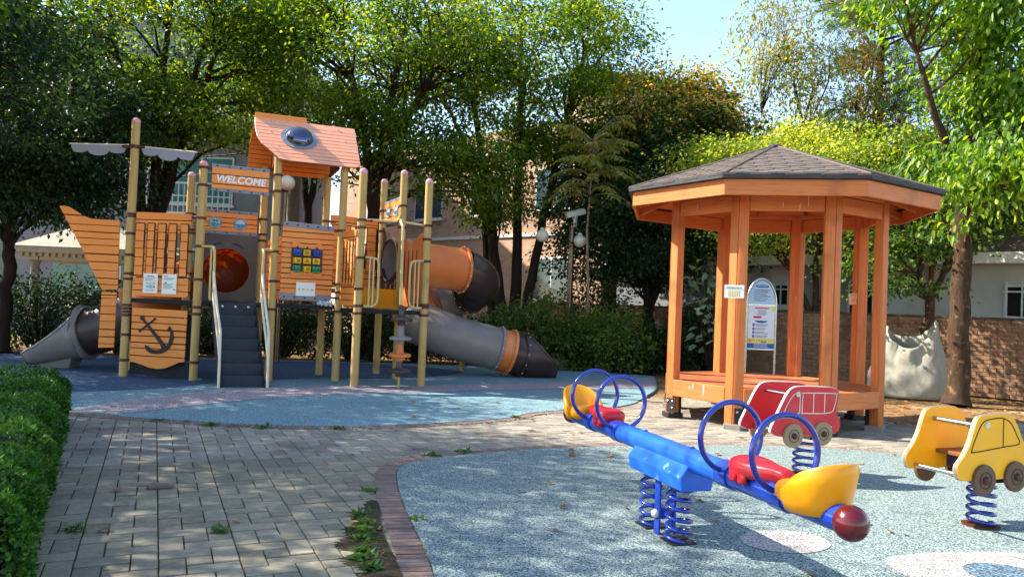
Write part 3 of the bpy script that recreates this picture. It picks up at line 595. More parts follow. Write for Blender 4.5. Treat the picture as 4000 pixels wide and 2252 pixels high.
# roof over the middle bay
RM0, RM1 = (V((*PS['C'], 0))+V((*PS['Cp'], 0)))/2, (V((*PS['D'], 0))+V((*PS['Dp'], 0)))/2
rx = (RM1-RM0).normalized(); rn = V((rx.y, -rx.x, 0)); RZ = 4.1; EZ = 3.35; HW = .70
for sgn, nm in ((1, 'front'), (-1, 'back')):
    dn = (rn*sgn*HW + V((0, 0, EZ-RZ))); SL = dn.length; dn.normalize(); nr = rx.cross(dn)*(-1 if sgn > 0 else 1)
    if nr.z < 0: nr = -nr
    F = Fr(RM0+V((0, 0, RZ)), rx, nr, -dn)     # z runs up the slope: 0 at ridge, -SL at eave
    out = [(-.29, 0), (-.29, -.28), (-.26, -.5), (-.19, -.68), (-.09, -.80), (.05, -SL+.03), (.2, -SL), (1.16, -SL), (1.24, -SL+.02), (1.28, -SL+.08), (1.27, 0)] if sgn > 0 else [(-.29, 0), (-.34, -SL*.5), (-.33, -SL+.06), (-.28, -SL), (.88, -SL), (.98, -SL+.04), (1.1, -SL*.7), (1.27, 0)]
    rf = planked('roof_slope', F, out[::-1], [-SL+k*.088 for k in range(1, 11)], 0, 'roof_orange_lit' if sgn > 0 else 'hdpe_orange', seed=100+sgn, gap=.009, tilt=.004)
    if sgn > 0:
        bolts(rf, F, [(-.05, -.07), (-.0, -.06), (1.0, -.1), (1.04, -.13), (-.05, -.35), (1.1, -.4), (.05, -.68), (.9, -.8)], .012, .011)
        c_s, c_z = .37, -.44
        mb = MB(); ringprism(mb, c_s, c_z, .21, .285, F, .012, .026, 36); rg_ = mb.build('window_rim', 'hdpe_grey', rf, smooth=30); bolts(rg_, F, [(c_s+.25*math.cos(a), c_z+.25*math.sin(a)) for a in [.4+k*math.pi/4 for k in range(8)]], .026, .011)
        mb = MB(); mb.lathe([(.215*math.cos(a), .15*math.sin(a)) for a in np.linspace(0, math.pi/2, 9)], F.p(c_s, c_z, .02), F.ey, 36, False); mb.build('bubble_window', 'bubble', rf, smooth=60)
        mb = MB(); mb.prism([(-.29, -.01), (.5, -.01), (.5, .085), (-.29, .085)], Fr(F.o, rx, rn, (0, 0, 1)), -.012, .012); mb.build('ridge_board', 'hdpe_orange', rf, bevel=.003)
for q in (RM0+rx*.03, RM1-rx*.03):
    mb = MB(); mb.add([q+rn*a+rx*d+V((0, 0, z)) for d in (-.02, .02) for a, z in ((-.45, 3.34), (.45, 3.34), (.04, 3.97), (-.04, 3.97))], [(0, 1, 2, 3), (7, 6, 5, 4)]+[(i, (i+1) % 4, (i+1) % 4+4, i+4) for i in range(4)]); mb.build('roof_bracket', 'clamp_brown', play)

# spiral slide on the right
e28 = V((math.cos(R(29)), math.sin(R(29)), 0)); n28 = V((-e28.y, e28.x, 0)); TS = V(((PS['H'][0]+PS['G'][0])/2, (PS['H'][1]+PS['G'][1])/2, 0)); TR = .385
def sweep(pts, radii=None): return pts
path_ = []; cum = 0
L1 = 1.35; rad = .6
for k in range(9): path_.append((TS+e28*(L1*k/8), 1.98-.07*k/8, 'o'))
hc = TS+e28*L1+n28*rad
NT = 48
for k in range(1, NT+1):
    a = 2*math.pi*k/NT*1.0; p = hc + e28*(rad*math.sin(a)) - n28*(rad*math.cos(a)); z = 1.91-1.24*(k/NT)
    path_.append((p, z, 'b' if k < 16 else 'g' if k < 24 else 'n' if k < 32 else 'o' if k < 38 else 'g'))
hd = e28*math.cos(-.22)+n28*math.sin(-.22)
for k in range(1, 11):
    path_.append((hc-n28*rad+hd*(1.2*k/10)+e28*.0, .67-.27*k/10, 'g' if k <= 6 else 'o' if k <= 8 else 'b'))
P3 = [V((p.x, p.y, z)) for p, z, c in path_]; cc = [c for _, _, c in path_]
slide = tag(MB().tube([TS-e28*.035+V((0, 0, 1.99)), TS+e28*.5+V((0, 0, 1.96))], .355, 28, caps=False).build('spiral_tube_slide', 'tube_grey', play, smooth=50), 'orange, grey and brown spiral tube slide')
i = 0; names = dict(o='tube_orange', b='tube_brown', g='tube_grey', n='tube_russet')
while i < len(P3)-1:
    j = i+1
    while j < len(P3)-1 and cc[j+1] == cc[i+1]: j += 1
    MB().tube(P3[i:j+1], TR, 28, caps=False).build('tube_section', names[cc[i+1]], slide, smooth=50)
    # bolted flange at the joint
    t = (P3[j]-P3[j-1]).normalized(); mb = MB(); mb.lathe([(TR, -.03), (TR+.035, -.026), (TR+.04, 0), (TR+.035, .026), (TR, .03)], P3[j], t, 32, False); fl = mb.build('flange', names[cc[i+1]] if cc[i+1] != 'n' else 'tube_orange', slide, smooth=35)
    u = t.orthogonal().normalized(); w = t.cross(u)
    for q in range(14):
        a = 2*math.pi*q/14; p = P3[j]+(u*math.cos(a)+w*math.sin(a))*(TR+.038); mb = MB(); mb.box(p, (.016, .016, .016)); mb.build('bolt', 'steel', fl)
    i = j
def chute(p0, hd, length, r, mat, parent, z0, z1, n=18, flare=.12, cut=1.6, pw=1.):
    """Open slide end: the tube's wall opens at the top and runs out into a shallow lipped tray."""
    hd = hd.normalized(); sdv = V((-hd.y, hd.x, 0)); rows = []; m_ = 20; rimL, rimR = [], []
    for k in range(n+1):
        t = k/n; phi = math.acos(max(-.9995, min(.9, cut*max(0, t-.06)**pw-1))); c = V((p0.x, p0.y, 0))+hd*(length*t)+V((0, 0, z0+(z1-z0)*min(1, t*1.5)))
        rr = r*(1+flare*t)*(1-.35*max(0, t-.8)/.2*1.0); row = []
        for q in range(m_+1):
            a = -phi+2*phi*q/m_; zz = -math.cos(a)*r
            row.append(c+sdv*(math.sin(a)*rr)+V((0, 0, zz)))
        rows.append(row); rimL.append(row[0]); rimR.append(row[-1])
    mb = MB(); vs = [p for row in rows for p in row]; w = m_+1
    mb.add(vs, [(i*w+q, i*w+q+1, (i+1)*w+q+1, (i+1)*w+q) for i in range(n) for q in range(m_)])
    o = mb.build('slide_exit', mat, parent, smooth=60); sm = o.modifiers.new('wall', 'SOLIDIFY'); sm.thickness = .018; sm.offset = 0
    MB().tube(rimL[1:]+rows[-1][1:-1]+rimR[1:][::-1], .022, 8).build('exit_lip', mat, o, smooth=60)
    return o
chute(P3[-1], hd, .60, TR+.03, 'tube_brown', slide, P3[-1].z, P3[-1].z-.02)
mb = MB(); q = P3[-1]+hd*.25; mb.add([V((q.x, q.y, 0))+hd*a*s_+n28*b*s_+V((0, 0, z)) for z, s_ in ((0, 1.), (.14, .8)) for a, b in ((-.25, -.16), (.25, -.16), (.25, .16), (-.25, .16))], [(0, 1, 2, 3), (4, 5, 6, 7), (0, 1, 5, 4), (1, 2, 6, 5), (2, 3, 7, 6), (3, 0, 4, 7)]); mb.build('slide_foot', 'tube_brown', slide, bevel=.01)
mb = MB(); q = hc; mb.lathe([(.05, 0), (.05, 1.3)], (q.x+.3, q.y+.55, 0), seg=14); mb.build('slide_support', 'post_tan', slide, smooth=40)
# straight slide at the bow
hl = V((-.985, -.05, 0)).normalized(); q0 = V((-5.65, 12.55, 0))
tl = [(q0+V((.35, .25, 0)), 1.5), (q0, 1.3), (q0+hl*.4, .98), (q0+hl*.75, .76), (q0+hl*1.0, .65), (q0+hl*1.22, .59)]
c2 = [V((p.x, p.y, z)) for p, z in tl]; c2 = [V(p) for p in crom([tuple(p) for p in c2], 4)]
ls = tag(MB().tube(c2[:9], .385, 26, caps=False).build('bow_tube_slide', 'tube_orange', play, smooth=50), 'short brown tube slide with grey flared exit at the bow')
MB().tube(c2[8:], .385, 26, caps=False).build('tube_section', 'tube_brown', ls, smooth=50)
for p, t, mt in ((c2[8], c2[9]-c2[8], 'tube_orange'), (c2[-1], c2[-1]-c2[-2], 'tube_grey')):
    MB().lathe([(.385, -.03), (.425, -.026), (.44, 0), (.45, .026), (.39, .03)], p, t, 32, False).build('flange', mt, ls, smooth=35)
chute(c2[-1], hl, .86, .42, 'tube_grey', ls, c2[-1].z, c2[-1].z-.12, 18, .1, 1.6, .5)
q = c2[-1]+hl*.4; nl = V((-hl.y, hl.x, 0)); mb = MB(); mb.add([V((q.x, q.y, 0))+hl*a*s_+nl*b*s_+V((0, 0, z)) for z, s_ in ((0, .75), (.17, 1.)) for a, b in ((-.28, -.2), (.28, -.2), (.28, .2), (-.28, .2))], [(0, 1, 2, 3), (4, 5, 6, 7), (0, 1, 5, 4), (1, 2, 6, 5), (2, 3, 7, 6), (3, 0, 4, 7)]); mb.build('slide_foot', 'tube_grey', ls, bevel=.01)

# papers fixed to the play structure
def notice(name, label, F, s0, s1, z0, z1, y, lines, extra=None, group=None):
    mb = MB(); mb.prism([(s0, z0), (s1, z0+.002), (s1, z1), (s0, z1)], F, y, y+.003); o = mb.build(name, 'paper', None, loc=F.p((s0+s1)/2, z0, y)); tag(o, label, 'notice', group)
    for (a, b, c, d, mt) in lines:
        mb = MB(); w, h = s1-s0, z1-z0; mb.prism([(s0+w*a, z0+h*c), (s0+w*b, z0+h*c), (s0+w*b, z0+h*d), (s0+w*a, z0+h*d)], F, y+.003, y+.004); mb.build('print_block', mt, o)
    return o
txt = lambda z0, n, a=.12, b=.88: [(a, b-.1*((i*7) % 3), z0-.045*i, z0-.045*i+.018, 'paper_line') for i in range(n)]
notice('notice_sheet', 'white paper notice with small blue pictures on the slatted rail panel, left one', FAB, .285, .515, 1.27, 1.56, .056, [(.25, .75, .84, .88, 'ink')]+txt(.77, 4)+[(.2, .38, .45, .55, 'paper_blue'), (.42, .6, .45, .55, 'paper_yellow'), (.64, .82, .45, .55, 'paper_blue'), (.2, .38, .27, .4, 'paper_blue'), (.4, .66, .24, .42, 'paper_blue'), (.7, .82, .27, .38, 'paper_line')]+txt(.16, 2))
notice('notice_sheet', 'white paper notice with grey text on the slatted rail panel, right one', FAB, .585, .815, 1.265, 1.56, .056, [(.1, .4, .88, .91, 'paper_line')]+txt(.8, 3)+[(.2, .32, .52, .6, 'paper_line')]+txt(.5, 6, .1, .8)+[(.8, .9, .2, .27, 'ink')])
notice('notice_sheet', 'small white laminated card with faded yellow marks below the spinning blocks', FCD, .34, .63, 1.32, 1.53, .06, [(.1, .22, .4, .55, 'paper_yellow'), (.32, .46, .4, .55, 'paper_yellow'), (.55, .66, .4, .54, 'paper_yellow'), (.76, .9, .4, .55, 'paper_yellow')])
mb = MB(); 
for k in range(9): mb.sphere(FCD.p(.7+.022*k, 1.215+.012*math.sin(k*2.1), .03+.01*(k % 3)), .03+.008*math.sin(k*1.7), 8, 6)
M('plastic_bag', (206, 210, 218), (170, 176, 190), rough=.35)
tag(mb.build('plastic_bag', 'plastic_bag', None, smooth=80, loc=FCD.p(.78, 1.2, .03)), 'crumpled pale plastic bag lying at the deck edge below the activity panel', 'bag')
# ------------------------------------------------------------------ gazebo
M('gz_wood', (212, 126, 66), (180, 96, 48), rough=.5, scale=42, stretch=(1, 1, .06), bump=.3, bscale=48, spec=.35, objvar=.08, c3=(150, 78, 42), sc3=2.2, t3=(.56, .8))
M('gz_beam', (210, 126, 68), (182, 100, 52), rough=.5, scale=42, stretch=(.08, .08, 1), bump=.3, bscale=48, spec=.35, objvar=.08, c3=(154, 84, 48), sc3=2.2, t3=(.56, .8))
M('gz_floor', (188, 108, 70), (166, 90, 58), rough=.45, scale=8, bump=.2, bscale=50, spec=.4, objvar=.08, c3=(200, 130, 96), sc3=3)
M('shingle', (118, 108, 100), (92, 84, 78), rough=.95, scale=160, detail=2, bump=.5, bscale=220, spec=.1, objvar=.07, contrast=.2)
M('shingle_far', (118, 108, 100), (92, 84, 78), rough=.95, scale=160, detail=2, bump=.5, bscale=220, spec=.1, isl=.07, contrast=.2)
M('drip', (66, 68, 70), (50, 52, 54), rough=.7)
M('iron', (40, 40, 42), (28, 28, 30), rough=.6, spec=.4, bump=.1)
M('concrete', (140, 134, 124), (112, 108, 100), rough=.95, bump=.3, bscale=60)
GC = V((3.321, 9.882, 0)); GY = R(-124.0); GR = 1.375; N8 = 8
gaz = thing('gazebo', 'octagonal orange-brown wooden gazebo with dark hexagonal shingle roof', 'gazebo', GC)
def gp(k, r, z): a = GY+k*math.pi/4; return GC+V((math.cos(a)*r, math.sin(a)*r, z))
FZ, BB, BT = .47, 2.5, 2.68
for k in range(8):
    c = gp(k, GR, 0); cin = (GC-c); cin.z = 0; cin.normalize()
    tim = None
    for d, q in ((1, gp(k+1, GR, 0)), (-1, gp(k-1, GR, 0))):
        e = (q-c).normalized(); n = V((e.y, -e.x, 0))*(1 if d > 0 else -1)
        if n.dot(cin) < 0: n = -n
        F = Fr((0, 0, 0), e, n, (0, 0, 1)); mb = MB(); mb.box(c+e*.062+n*.06+V((0, 0, (.055+2.72)/2)), (.108, .115, 2.72-.055), F)
        o = mb.build('post_timber', 'gz_wood', gaz, bevel=.006, seg=2, smooth=30)
        if k in (0, 7, 6, 1) and d > 0:
            mb = MB(); mb.box(c+e*.1-n*.004+V((0, 0, .16)), (.15, .012, .17), F); br = mb.build('steel_bracket', 'iron', gaz, bevel=.003)
            for dx, dz in ((-.045, .045), (.03, .045), (.03, -.035)): MB().lathe([(.014, 0), (.014, .008), (.006, .012)], c+e*(.1+dx)-n*.011+V((0, 0, .16+dz)), -n, 8).build('bolt', 'steel', br)
    mb = MB(); mb.box(c+cin*.1+V((0, 0, .025)), (.2, .2, .075), Fr((0, 0, 0), cin, V((-cin.y, cin.x, 0)), (0, 0, 1))); mb.build('footing', 'iron' if k % 2 else 'concrete', gaz, bevel=.008)
    mb = MB(); mb.lathe([(.05, 0), (.05, .3)], c+cin*.16, seg=10); mb.build('floor_leg', 'iron', gaz)
    a, b = gp(k, GR, 0), gp(k+1, GR, 0); e = (b-a).normalized(); n = V((e.y, -e.x, 0)); n = n if n.dot(GC-a) < 0 else -n; L = (b-a).length
    F = Fr(a, e, n, (0, 0, 1))
    for z0, z1, y0, y1, s0, nm in ((BB, BT, -.075, -.02, .12, 'tie_beam'), (.275, FZ+.004, -.06, .004, .118, 'floor_beam'), (2.69, 2.745, -.11, -.01, .02, 'wall_plate')):
        mb = MB(); mb.prism([(s0, z0), (L-s0, z0), (L-s0, z1), (s0, z1)], F, y0, y1); mb.build(nm, 'gz_beam', gaz, bevel=.005)
# floor boards
mb = None; fd = V((math.cos(R(26)), math.sin(R(26)), 0)); fn = V((-fd.y, fd.x, 0)); ins = [gp(k, GR-.075, 0) for k in range(8)]; octo = [((p-GC).dot(fd), (p-GC).dot(fn)) for p in ins]
F = Fr(GC+V((0, 0, FZ)), fd, V((0, 0, 1)), fn); t = -1.4; kk = 0
while t < 1.4:
    p = clip(clip(octo, 0, -1, -(t+.003)), 0, 1, t+.117)
    if len(p) > 2: mb = MB(); mb.prism(p, F, -.03, -.003+.002*math.sin(kk*2.3)); mb.build('floor_board', 'gz_floor', gaz, bevel=.003)
    t += .12; kk += 1
# roof: eave boards, dark drip edge, deck, rafters and hexagonal shingles
ER, EZ_, AZ = 1.95, 2.82, 3.5
for k in range(8):
    a, b = gp(k, 1.9, 0), gp(k+1, 1.9, 0); e = (b-a).normalized(); n = V((e.y, -e.x, 0)); n = n if n.dot(GC-a) < 0 else -n; L = (b-a).length; F = Fr(a, e, n, (0, 0, 1))
    mb = MB(); mb.prism([(0, 2.6), (L, 2.6), (L, 2.772), (0, 2.772)], F, -.03, .0); mb.build('fascia_board', 'gz_beam', gaz, bevel=.004)
    mb = MB(); mb.prism([(-.015, 2.775), (L+.015, 2.775), (L+.022, 2.836), (-.022, 2.836)], F, -.03, .052); mb.build('drip_edge', 'drip', gaz, bevel=.004)
    apex = GC+V((0, 0, AZ)); ea, eb = gp(k, ER, EZ_), gp(k+1, ER, EZ_); mid = (ea+eb)/2; su = (apex-mid); SLn = su.length; su.normalize(); ex = (eb-ea).normalized(); nr = ex.cross(su); nr = nr if nr.z > 0 else -nr; hw = (eb-ea).length/2
    FR = Fr(mid, ex, nr, su); tri = [(-hw, 0), (hw, 0), (0, SLn)]
    mb = MB(); mb.prism([(-hw*.98, 0), (hw*.98, 0), (0, SLn*.99)], FR, -.045, -.012); mb.build('roof_deck_board', 'gz_wood', gaz)
    for q in (0, .5):
        pe = gp(k, 1.86, 2.70) if q == 0 else (gp(k, 1.86, 2.70)+gp(k+1, 1.86, 2.70))/2
        mb = MB(); mb.bar(pe+V((0, 0, .0)), GC+(pe-GC)*.06+V((0, 0, 3.36-2.7*.06-0.0))*1.0 if False else V((GC.x+(pe.x-GC.x)*.06, GC.y+(pe.y-GC.y)*.06, 3.34)), .05, .08); mb.build('rafter', 'gz_wood', gaz)
    p_, hrow = .36, .118; rows = int(SLn/hrow)+1; stuffm = MB(); front = k in (0, 7, 1)
    slab = None
    mb = MB(); mb.prism(tri, FR, -.011, -.004); slab = mb.build('roof_slope', 'shingle', gaz)
    for r_ in range(rows):
        z0 = r_*hrow-.012; nx = int(hw/p_)+2
        for i in range(-nx, nx+1):
            cx_ = i*p_+(p_/2 if r_ % 2 else 0)+.04*k; g = .005
            pts = [(cx_-p_*.5+g, z0+hrow*1.25), (cx_-p_*.5+g, z0+hrow*.62), (cx_-p_*.27, z0), (cx_+p_*.27, z0), (cx_+p_*.5-g, z0+hrow*.62), (cx_+p_*.5-g, z0+hrow*1.25)]
            sA = SLn/hw; q = clip(clip(pts, sA, 1, SLn), -sA, 1, SLn)
            if len(q) < 3: continue
            ys = [(.008 - (z-z0)*.055) for _, z in q]; m0 = MB(); nq = len(q)
            vs = [FR.p(x, z, -.006) for x, z in q]+[FR.p(x, z, y) for (x, z), y in zip(q, ys)]
            fs = [tuple(range(nq)), tuple(range(2*nq-1, nq-1, -1))]+[(j, (j+1) % nq, (j+1) % nq+nq, j+nq) for j in range(nq)]
            if front: m0.add(vs, fs); m0.build('shingle', 'shingle', slab)
            else: stuffm.add(vs, fs)
    if not front: tag(stuffm.build('shingle', 'shingle_far', slab), None, kind='stuff')
    mb = MB(); mb.tube([ea+V((0, 0, .006)), apex+V((0, 0, .006))], .016, 6); mb.build('hip_cap', 'shingle', gaz)
MB().lathe([(.1, 3.49), (.07, 3.515), (.02, 3.53), (0, 3.532)], GC, seg=8).build('roof_cap', 'drip', gaz)
# bird-dropping streaks on the beams are thin runs of white
M('dropping', (222, 216, 206), rough=.8)
for k, s, z0, z1 in ((7, .62, .33, .46), (7, .45, .40, .45), (7, .40, .38, .42)):
    a, b = gp(k, GR, 0), gp(k+1, GR, 0); F = fr(a, b); F.ey = -F.ey if F.ey.dot(GC-a) > 0 else F.ey; mb = MB(); mb.prism(stroke([(s, z0), (s+.004, (z0+z1)/2), (s, z1)], [.006, .012, .022]), F, .003, .0062); mb.build('white_streak', 'dropping', gaz)
for k, s, z0, z1 in ((0, .48, 2.53, 2.6), (0, .75, 2.55, 2.67), (0, .66, 2.5, 2.58), (7, .4, 2.54, 2.62)):
    a, b = gp(k, GR, 0), gp(k+1, GR, 0); F = fr(a, b); F.ey = -F.ey if F.ey.dot(GC-a) > 0 else F.ey; mb = MB(); mb.prism(stroke([(s, z0), (s+.003, z1)], [.004, .008]), F, -.021, -.0175); mb.build('white_streak', 'dropping', gaz)
# notices on the gazebo posts
def gface(k, kn):
    a, b = gp(k, GR, 0), gp(kn, GR, 0); F = fr(a, b); F.ey = -F.ey if F.ey.dot(GC-a) > 0 else F.ey; return F
nv = (V((0, 0, 0))-gp(0, GR, 0)); nv.z = 0; nv.normalize()
F0 = Fr(gp(0, GR, 0)+V((-.02, -.02, 0)), V((-nv.y, nv.x, 0)), nv, (0, 0, 1))
n1 = notice('notice_sheet', 'white laminated notice with Korean heading and yellow figures on the front gazebo post', F0, -.115, .1, 1.49, 1.64, .06, [(.2+.09*i, .25+.09*i, .12, .55, 'paper_yellow') for i in range(7)])
text('notice_heading', '어린이놀이시설 내', .022, F0, -.01, 1.605, .0645, 'ink', n1)
F3 = gface(3, 2)
pn = gp(3, GR-.115, 0); nv3 = V((-pn.x, -pn.y, 0)).normalized(); F3 = Fr(pn+nv3*.02, V((-nv3.y, nv3.x, 0)), nv3, (0, 0, 1))
M('paper_tan', (226, 178, 140), (214, 164, 124), rough=.7); M('print_orange', (206, 104, 60), rough=.7)
mb = MB(); mb.prism([(-.1, 1.5), (.03, 1.505), (.035, 1.655), (-.095, 1.65)], F3, .004, .007); n2 = tag(mb.build('notice_sheet', 'paper_tan', None, loc=F3.p(0, 1.5)), 'faded peach no-smoking notice on the rear right gazebo post', 'notice'); text('notice_lettering', '금연', .05, F3, -.03, 1.555, .008, 'print_orange', n2); text('notice_heading', '어린이놀이시설 내', .014, F3, -.03, 1.62, .008, 'ink', n2)
p4 = gp(4, GR-.115, 0); nv4 = V((-p4.x, -p4.y, 0)).normalized(); F4 = Fr(p4+nv4*.025, V((-nv4.y, nv4.x, 0)), nv4, (0, 0, 1))
mb = MB(); mb.prism([(.01, 1.6), (.06, 1.6), (.063, 1.5), (.05, 1.44), (.035, 1.42), (.02, 1.5)][::-1], F4, .004, .007); tag(mb.build('paper_scrap', 'paper_tan', None, loc=F4.p(.03, 1.5)), 'torn peach paper remnant on the back gazebo post', 'paper')

# ------------------------------------------------------------------ seesaw
M('blue_paint', (20, 64, 170), (16, 54, 154), rough=.22, spec=.5, coat=.6, scale=14, c3=(60, 116, 216), sc3=9, t3=(.66, .74))
M('blue_ring', (16, 50, 148), (12, 42, 132), rough=.18, spec=.5, coat=.7, scale=14)
M('blue_light', (30, 98, 204), (24, 84, 190), rough=.3, spec=.5, coat=.4, scale=14, c3=(110, 164, 226), sc3=13, t3=(.66, .74), bump=.05, bscale=70)
M('red_plastic', (200, 34, 44), (186, 28, 38), rough=.3, spec=.5, scale=3, bump=.05, bscale=90, c3=(206, 78, 80), sc3=6, t3=(.58, .8)); M('yellow_plastic', (242, 162, 12), (236, 152, 8), rough=.3, spec=.5, scale=3, bump=.05, bscale=90, c3=(226, 166, 60), sc3=6, t3=(.58, .8))
M('maroon_ball', (98, 16, 24), (82, 12, 20), rough=.2, spec=.5, coat=.4, c3=(140, 40, 44), sc3=20, t3=(.62, .7))
M('cream_cap', (226, 220, 196), rough=.5)
u = V((.2947, -.9556, 0)); SC = V((.948, 4.518, 0)); BZ = .495
see = thing('spring_seesaw', 'blue spring seesaw with yellow and red seats and four ring handles', 'seesaw', SC)
SF = Fr(SC, u, V((u.y, -u.x, 0)), (0, 0, 1))   # x along the beam towards the camera, y to the left
MB().tube([SF.p(-1.47, BZ), SF.p(1.47, BZ)], .06, 24).build('beam', 'blue_paint', see, smooth=40)
MB().tube([SF.p(-.62, BZ), SF.p(.62, BZ)], .0635, 24).build('beam_sleeve', 'blue_light', see, smooth=40)
for s in (-1, 1):
    MB().sphere(SF.p(s*1.5, BZ-.005), .072, 24, 16).build('end_ball', 'maroon_ball', see, smooth=60)
    for t in (.645, 1.078):
        pts = [SF.p(s*t, .685+.175*math.sin(a), .175*math.cos(a)) for a in [2*math.pi*k/40 for k in range(40)]]
        rg = MB().tube(pts, .0145, 10, closed=True).build('ring_handle', 'blue_ring', see, smooth=60)
        MB().tube([SF.p(s*t-.05, BZ), SF.p(s*t+.05, BZ)], .068, 20).build('saddle_clamp', 'blue_paint', rg, smooth=40)
    for t in (.28,): MB().lathe([(.016, 0), (.016, .006), (.009, .012)], SF.p(s*t, BZ+.06), seg=10).build('bolt', 'blue_paint', see, smooth=40)
def loft(name, mat, parent, rows, smooth=60, caps=True):
    n = len(rows[0]); vs = [p for r_ in rows for p in r_]; fs = [(i*n+k, i*n+(k+1) % n, (i+1)*n+(k+1) % n, (i+1)*n+k) for i in range(len(rows)-1) for k in range(n)]
    if caps: fs += [tuple(range(n)), tuple((len(rows)-1)*n+k for k in range(n))]
    return MB().add(vs, fs).build(name, mat, parent, smooth=smooth)
def superrow(F, t, zc, hw, hh, n=20, ex=.6, yc=0):
    f = lambda v: math.copysign(abs(v)**ex, v)
    return [F.p(t, zc+hh*f(math.sin(2*math.pi*k/n)), yc+hw*f(math.cos(2*math.pi*k/n))) for k in range(n)]
for s in (-1, 1):
    # red saddle: broad towards the middle of the beam, narrow outwards
    prof = [(.745, .02, .01, .575), (.752, .07, .035, .575), (.775, .095, .05, .572), (.83, .105, .055, .57), (.89, .098, .05, .572), (.95, .07, .045, .575), (1.02, .048, .042, .578), (1.09, .042, .036, .58), (1.118, .03, .024, .58), (1.125, .01, .008, .58)]
    sd_ = loft('saddle_seat', 'red_plastic', see, [superrow(SF, s*t, z, w, h, ex=.75) for t, w, h, z in prof])
    for t in (.80, .87): MB().prism([(s*t-.03, .5), (s*t+.03, .5), (s*t+.025, .56), (s*t-.025, .56)], SF, .065, .095).build('seat_lug', 'red_plastic', sd_, bevel=.01, smooth=40); MB().prism([(s*t-.03, .5), (s*t+.03, .5), (s*t+.025, .56), (s*t-.025, .56)], SF, -.095, -.065).build('seat_lug', 'red_plastic', sd_, bevel=.01, smooth=40)
    prof = [(1.128, .05, .018, .565), (1.134, .085, .035, .555), (1.16, .112, .05, .545), (1.22, .124, .055, .538), (1.3, .122, .05, .535), (1.36, .10, .045, .535), (1.39, .06, .03, .535)]
    ys = loft('bucket_seat', 'yellow_plastic', see, [superrow(SF, s*t, z, w, h, ex=.7) for t, w, h, z in prof])
    rows = []
    for k in range(21):
        a = R(-98+196*k/20); f = math.cos(a); ri, ro = .122, .15; tz = .585+.135*max(0, f)**.55; c_ = 1.27
        lean = .05*max(0, f)
        q = lambda r_, z, dt=0: SF.p(s*(c_+r_*math.cos(a)*1.12+dt), z, r_*math.sin(a))
        rows.append([q(ri, .545), q(ri-.004, (tz+.545)/2, lean*.4), q(ri, tz-.012, lean), q((ri+ro)/2, tz, lean), q(ro, tz-.012, lean), q(ro+.002, (tz+.545)/2, lean*.5), q(ro-.004, .53), q(ro-.025, .485), q(ro-.045, .48)])
    loft('backrest', 'yellow_plastic', ys, rows, smooth=70)
hs = [(-.05, .485), (-.105, .41), (-.092, .335), (.092, .335), (.105, .41), (.05, .485)]
mb = MB(); n_ = 6; mb.add([SF.p(t, z, y) for t in (-.3, .34) for y, z in hs], [tuple(range(6)), tuple(range(11, 5, -1))]+[(i, (i+1) % 6, (i+1) % 6+6, i+6) for i in range(6)]); mb.build('pivot_housing', 'blue_light', see, bevel=.005, smooth=25)
def spring(F, x, y, z0, z1, r, wr, turns, mat, parent, n=22):
    N = int(turns*n); pts = []
    for k in range(N+1):
        t = k/N; a = 2*math.pi*turns*t; e_ = min(1, t*turns, (1-t)*turns)
        pts.append(F.p(x+r*math.cos(a), z0+wr+(z1-z0-2*wr)*(t if True else e_), y+r*math.sin(a)))
    return MB().tube(pts, wr, 8).build('coil_spring', mat, parent, smooth=60)
for t in (-.16, .16):
    spring(SF, t, 0, .015, .335, .068, .0115, 5.2, 'blue_ring', see)
    MB().prism([(t-.075, .012), (t+.075, .012), (t+.075, .022), (t-.075, .022)], SF, -.075, .075).build('base_plate', 'iron', see)
for y_ in (.05, -.05): MB().prism([(-.03, .012), (.03, .012), (.03, .4), (-.03, .4)], SF, y_-.006, y_+.006).build('centre_bracket', 'blue_paint', see, bevel=.002)
MB().bar(SF.p(0, .13, -.06), SF.p(0, .13, .06), .03, .06).build('cross_bar', 'blue_paint', see)
MB().lathe([(.024, 0), (.026, .012), (.018, .026), (0, .03)], SF.p(0, .13, .056), SF.ey, 12).build('bolt_cap', 'cream_cap', see, smooth=50)

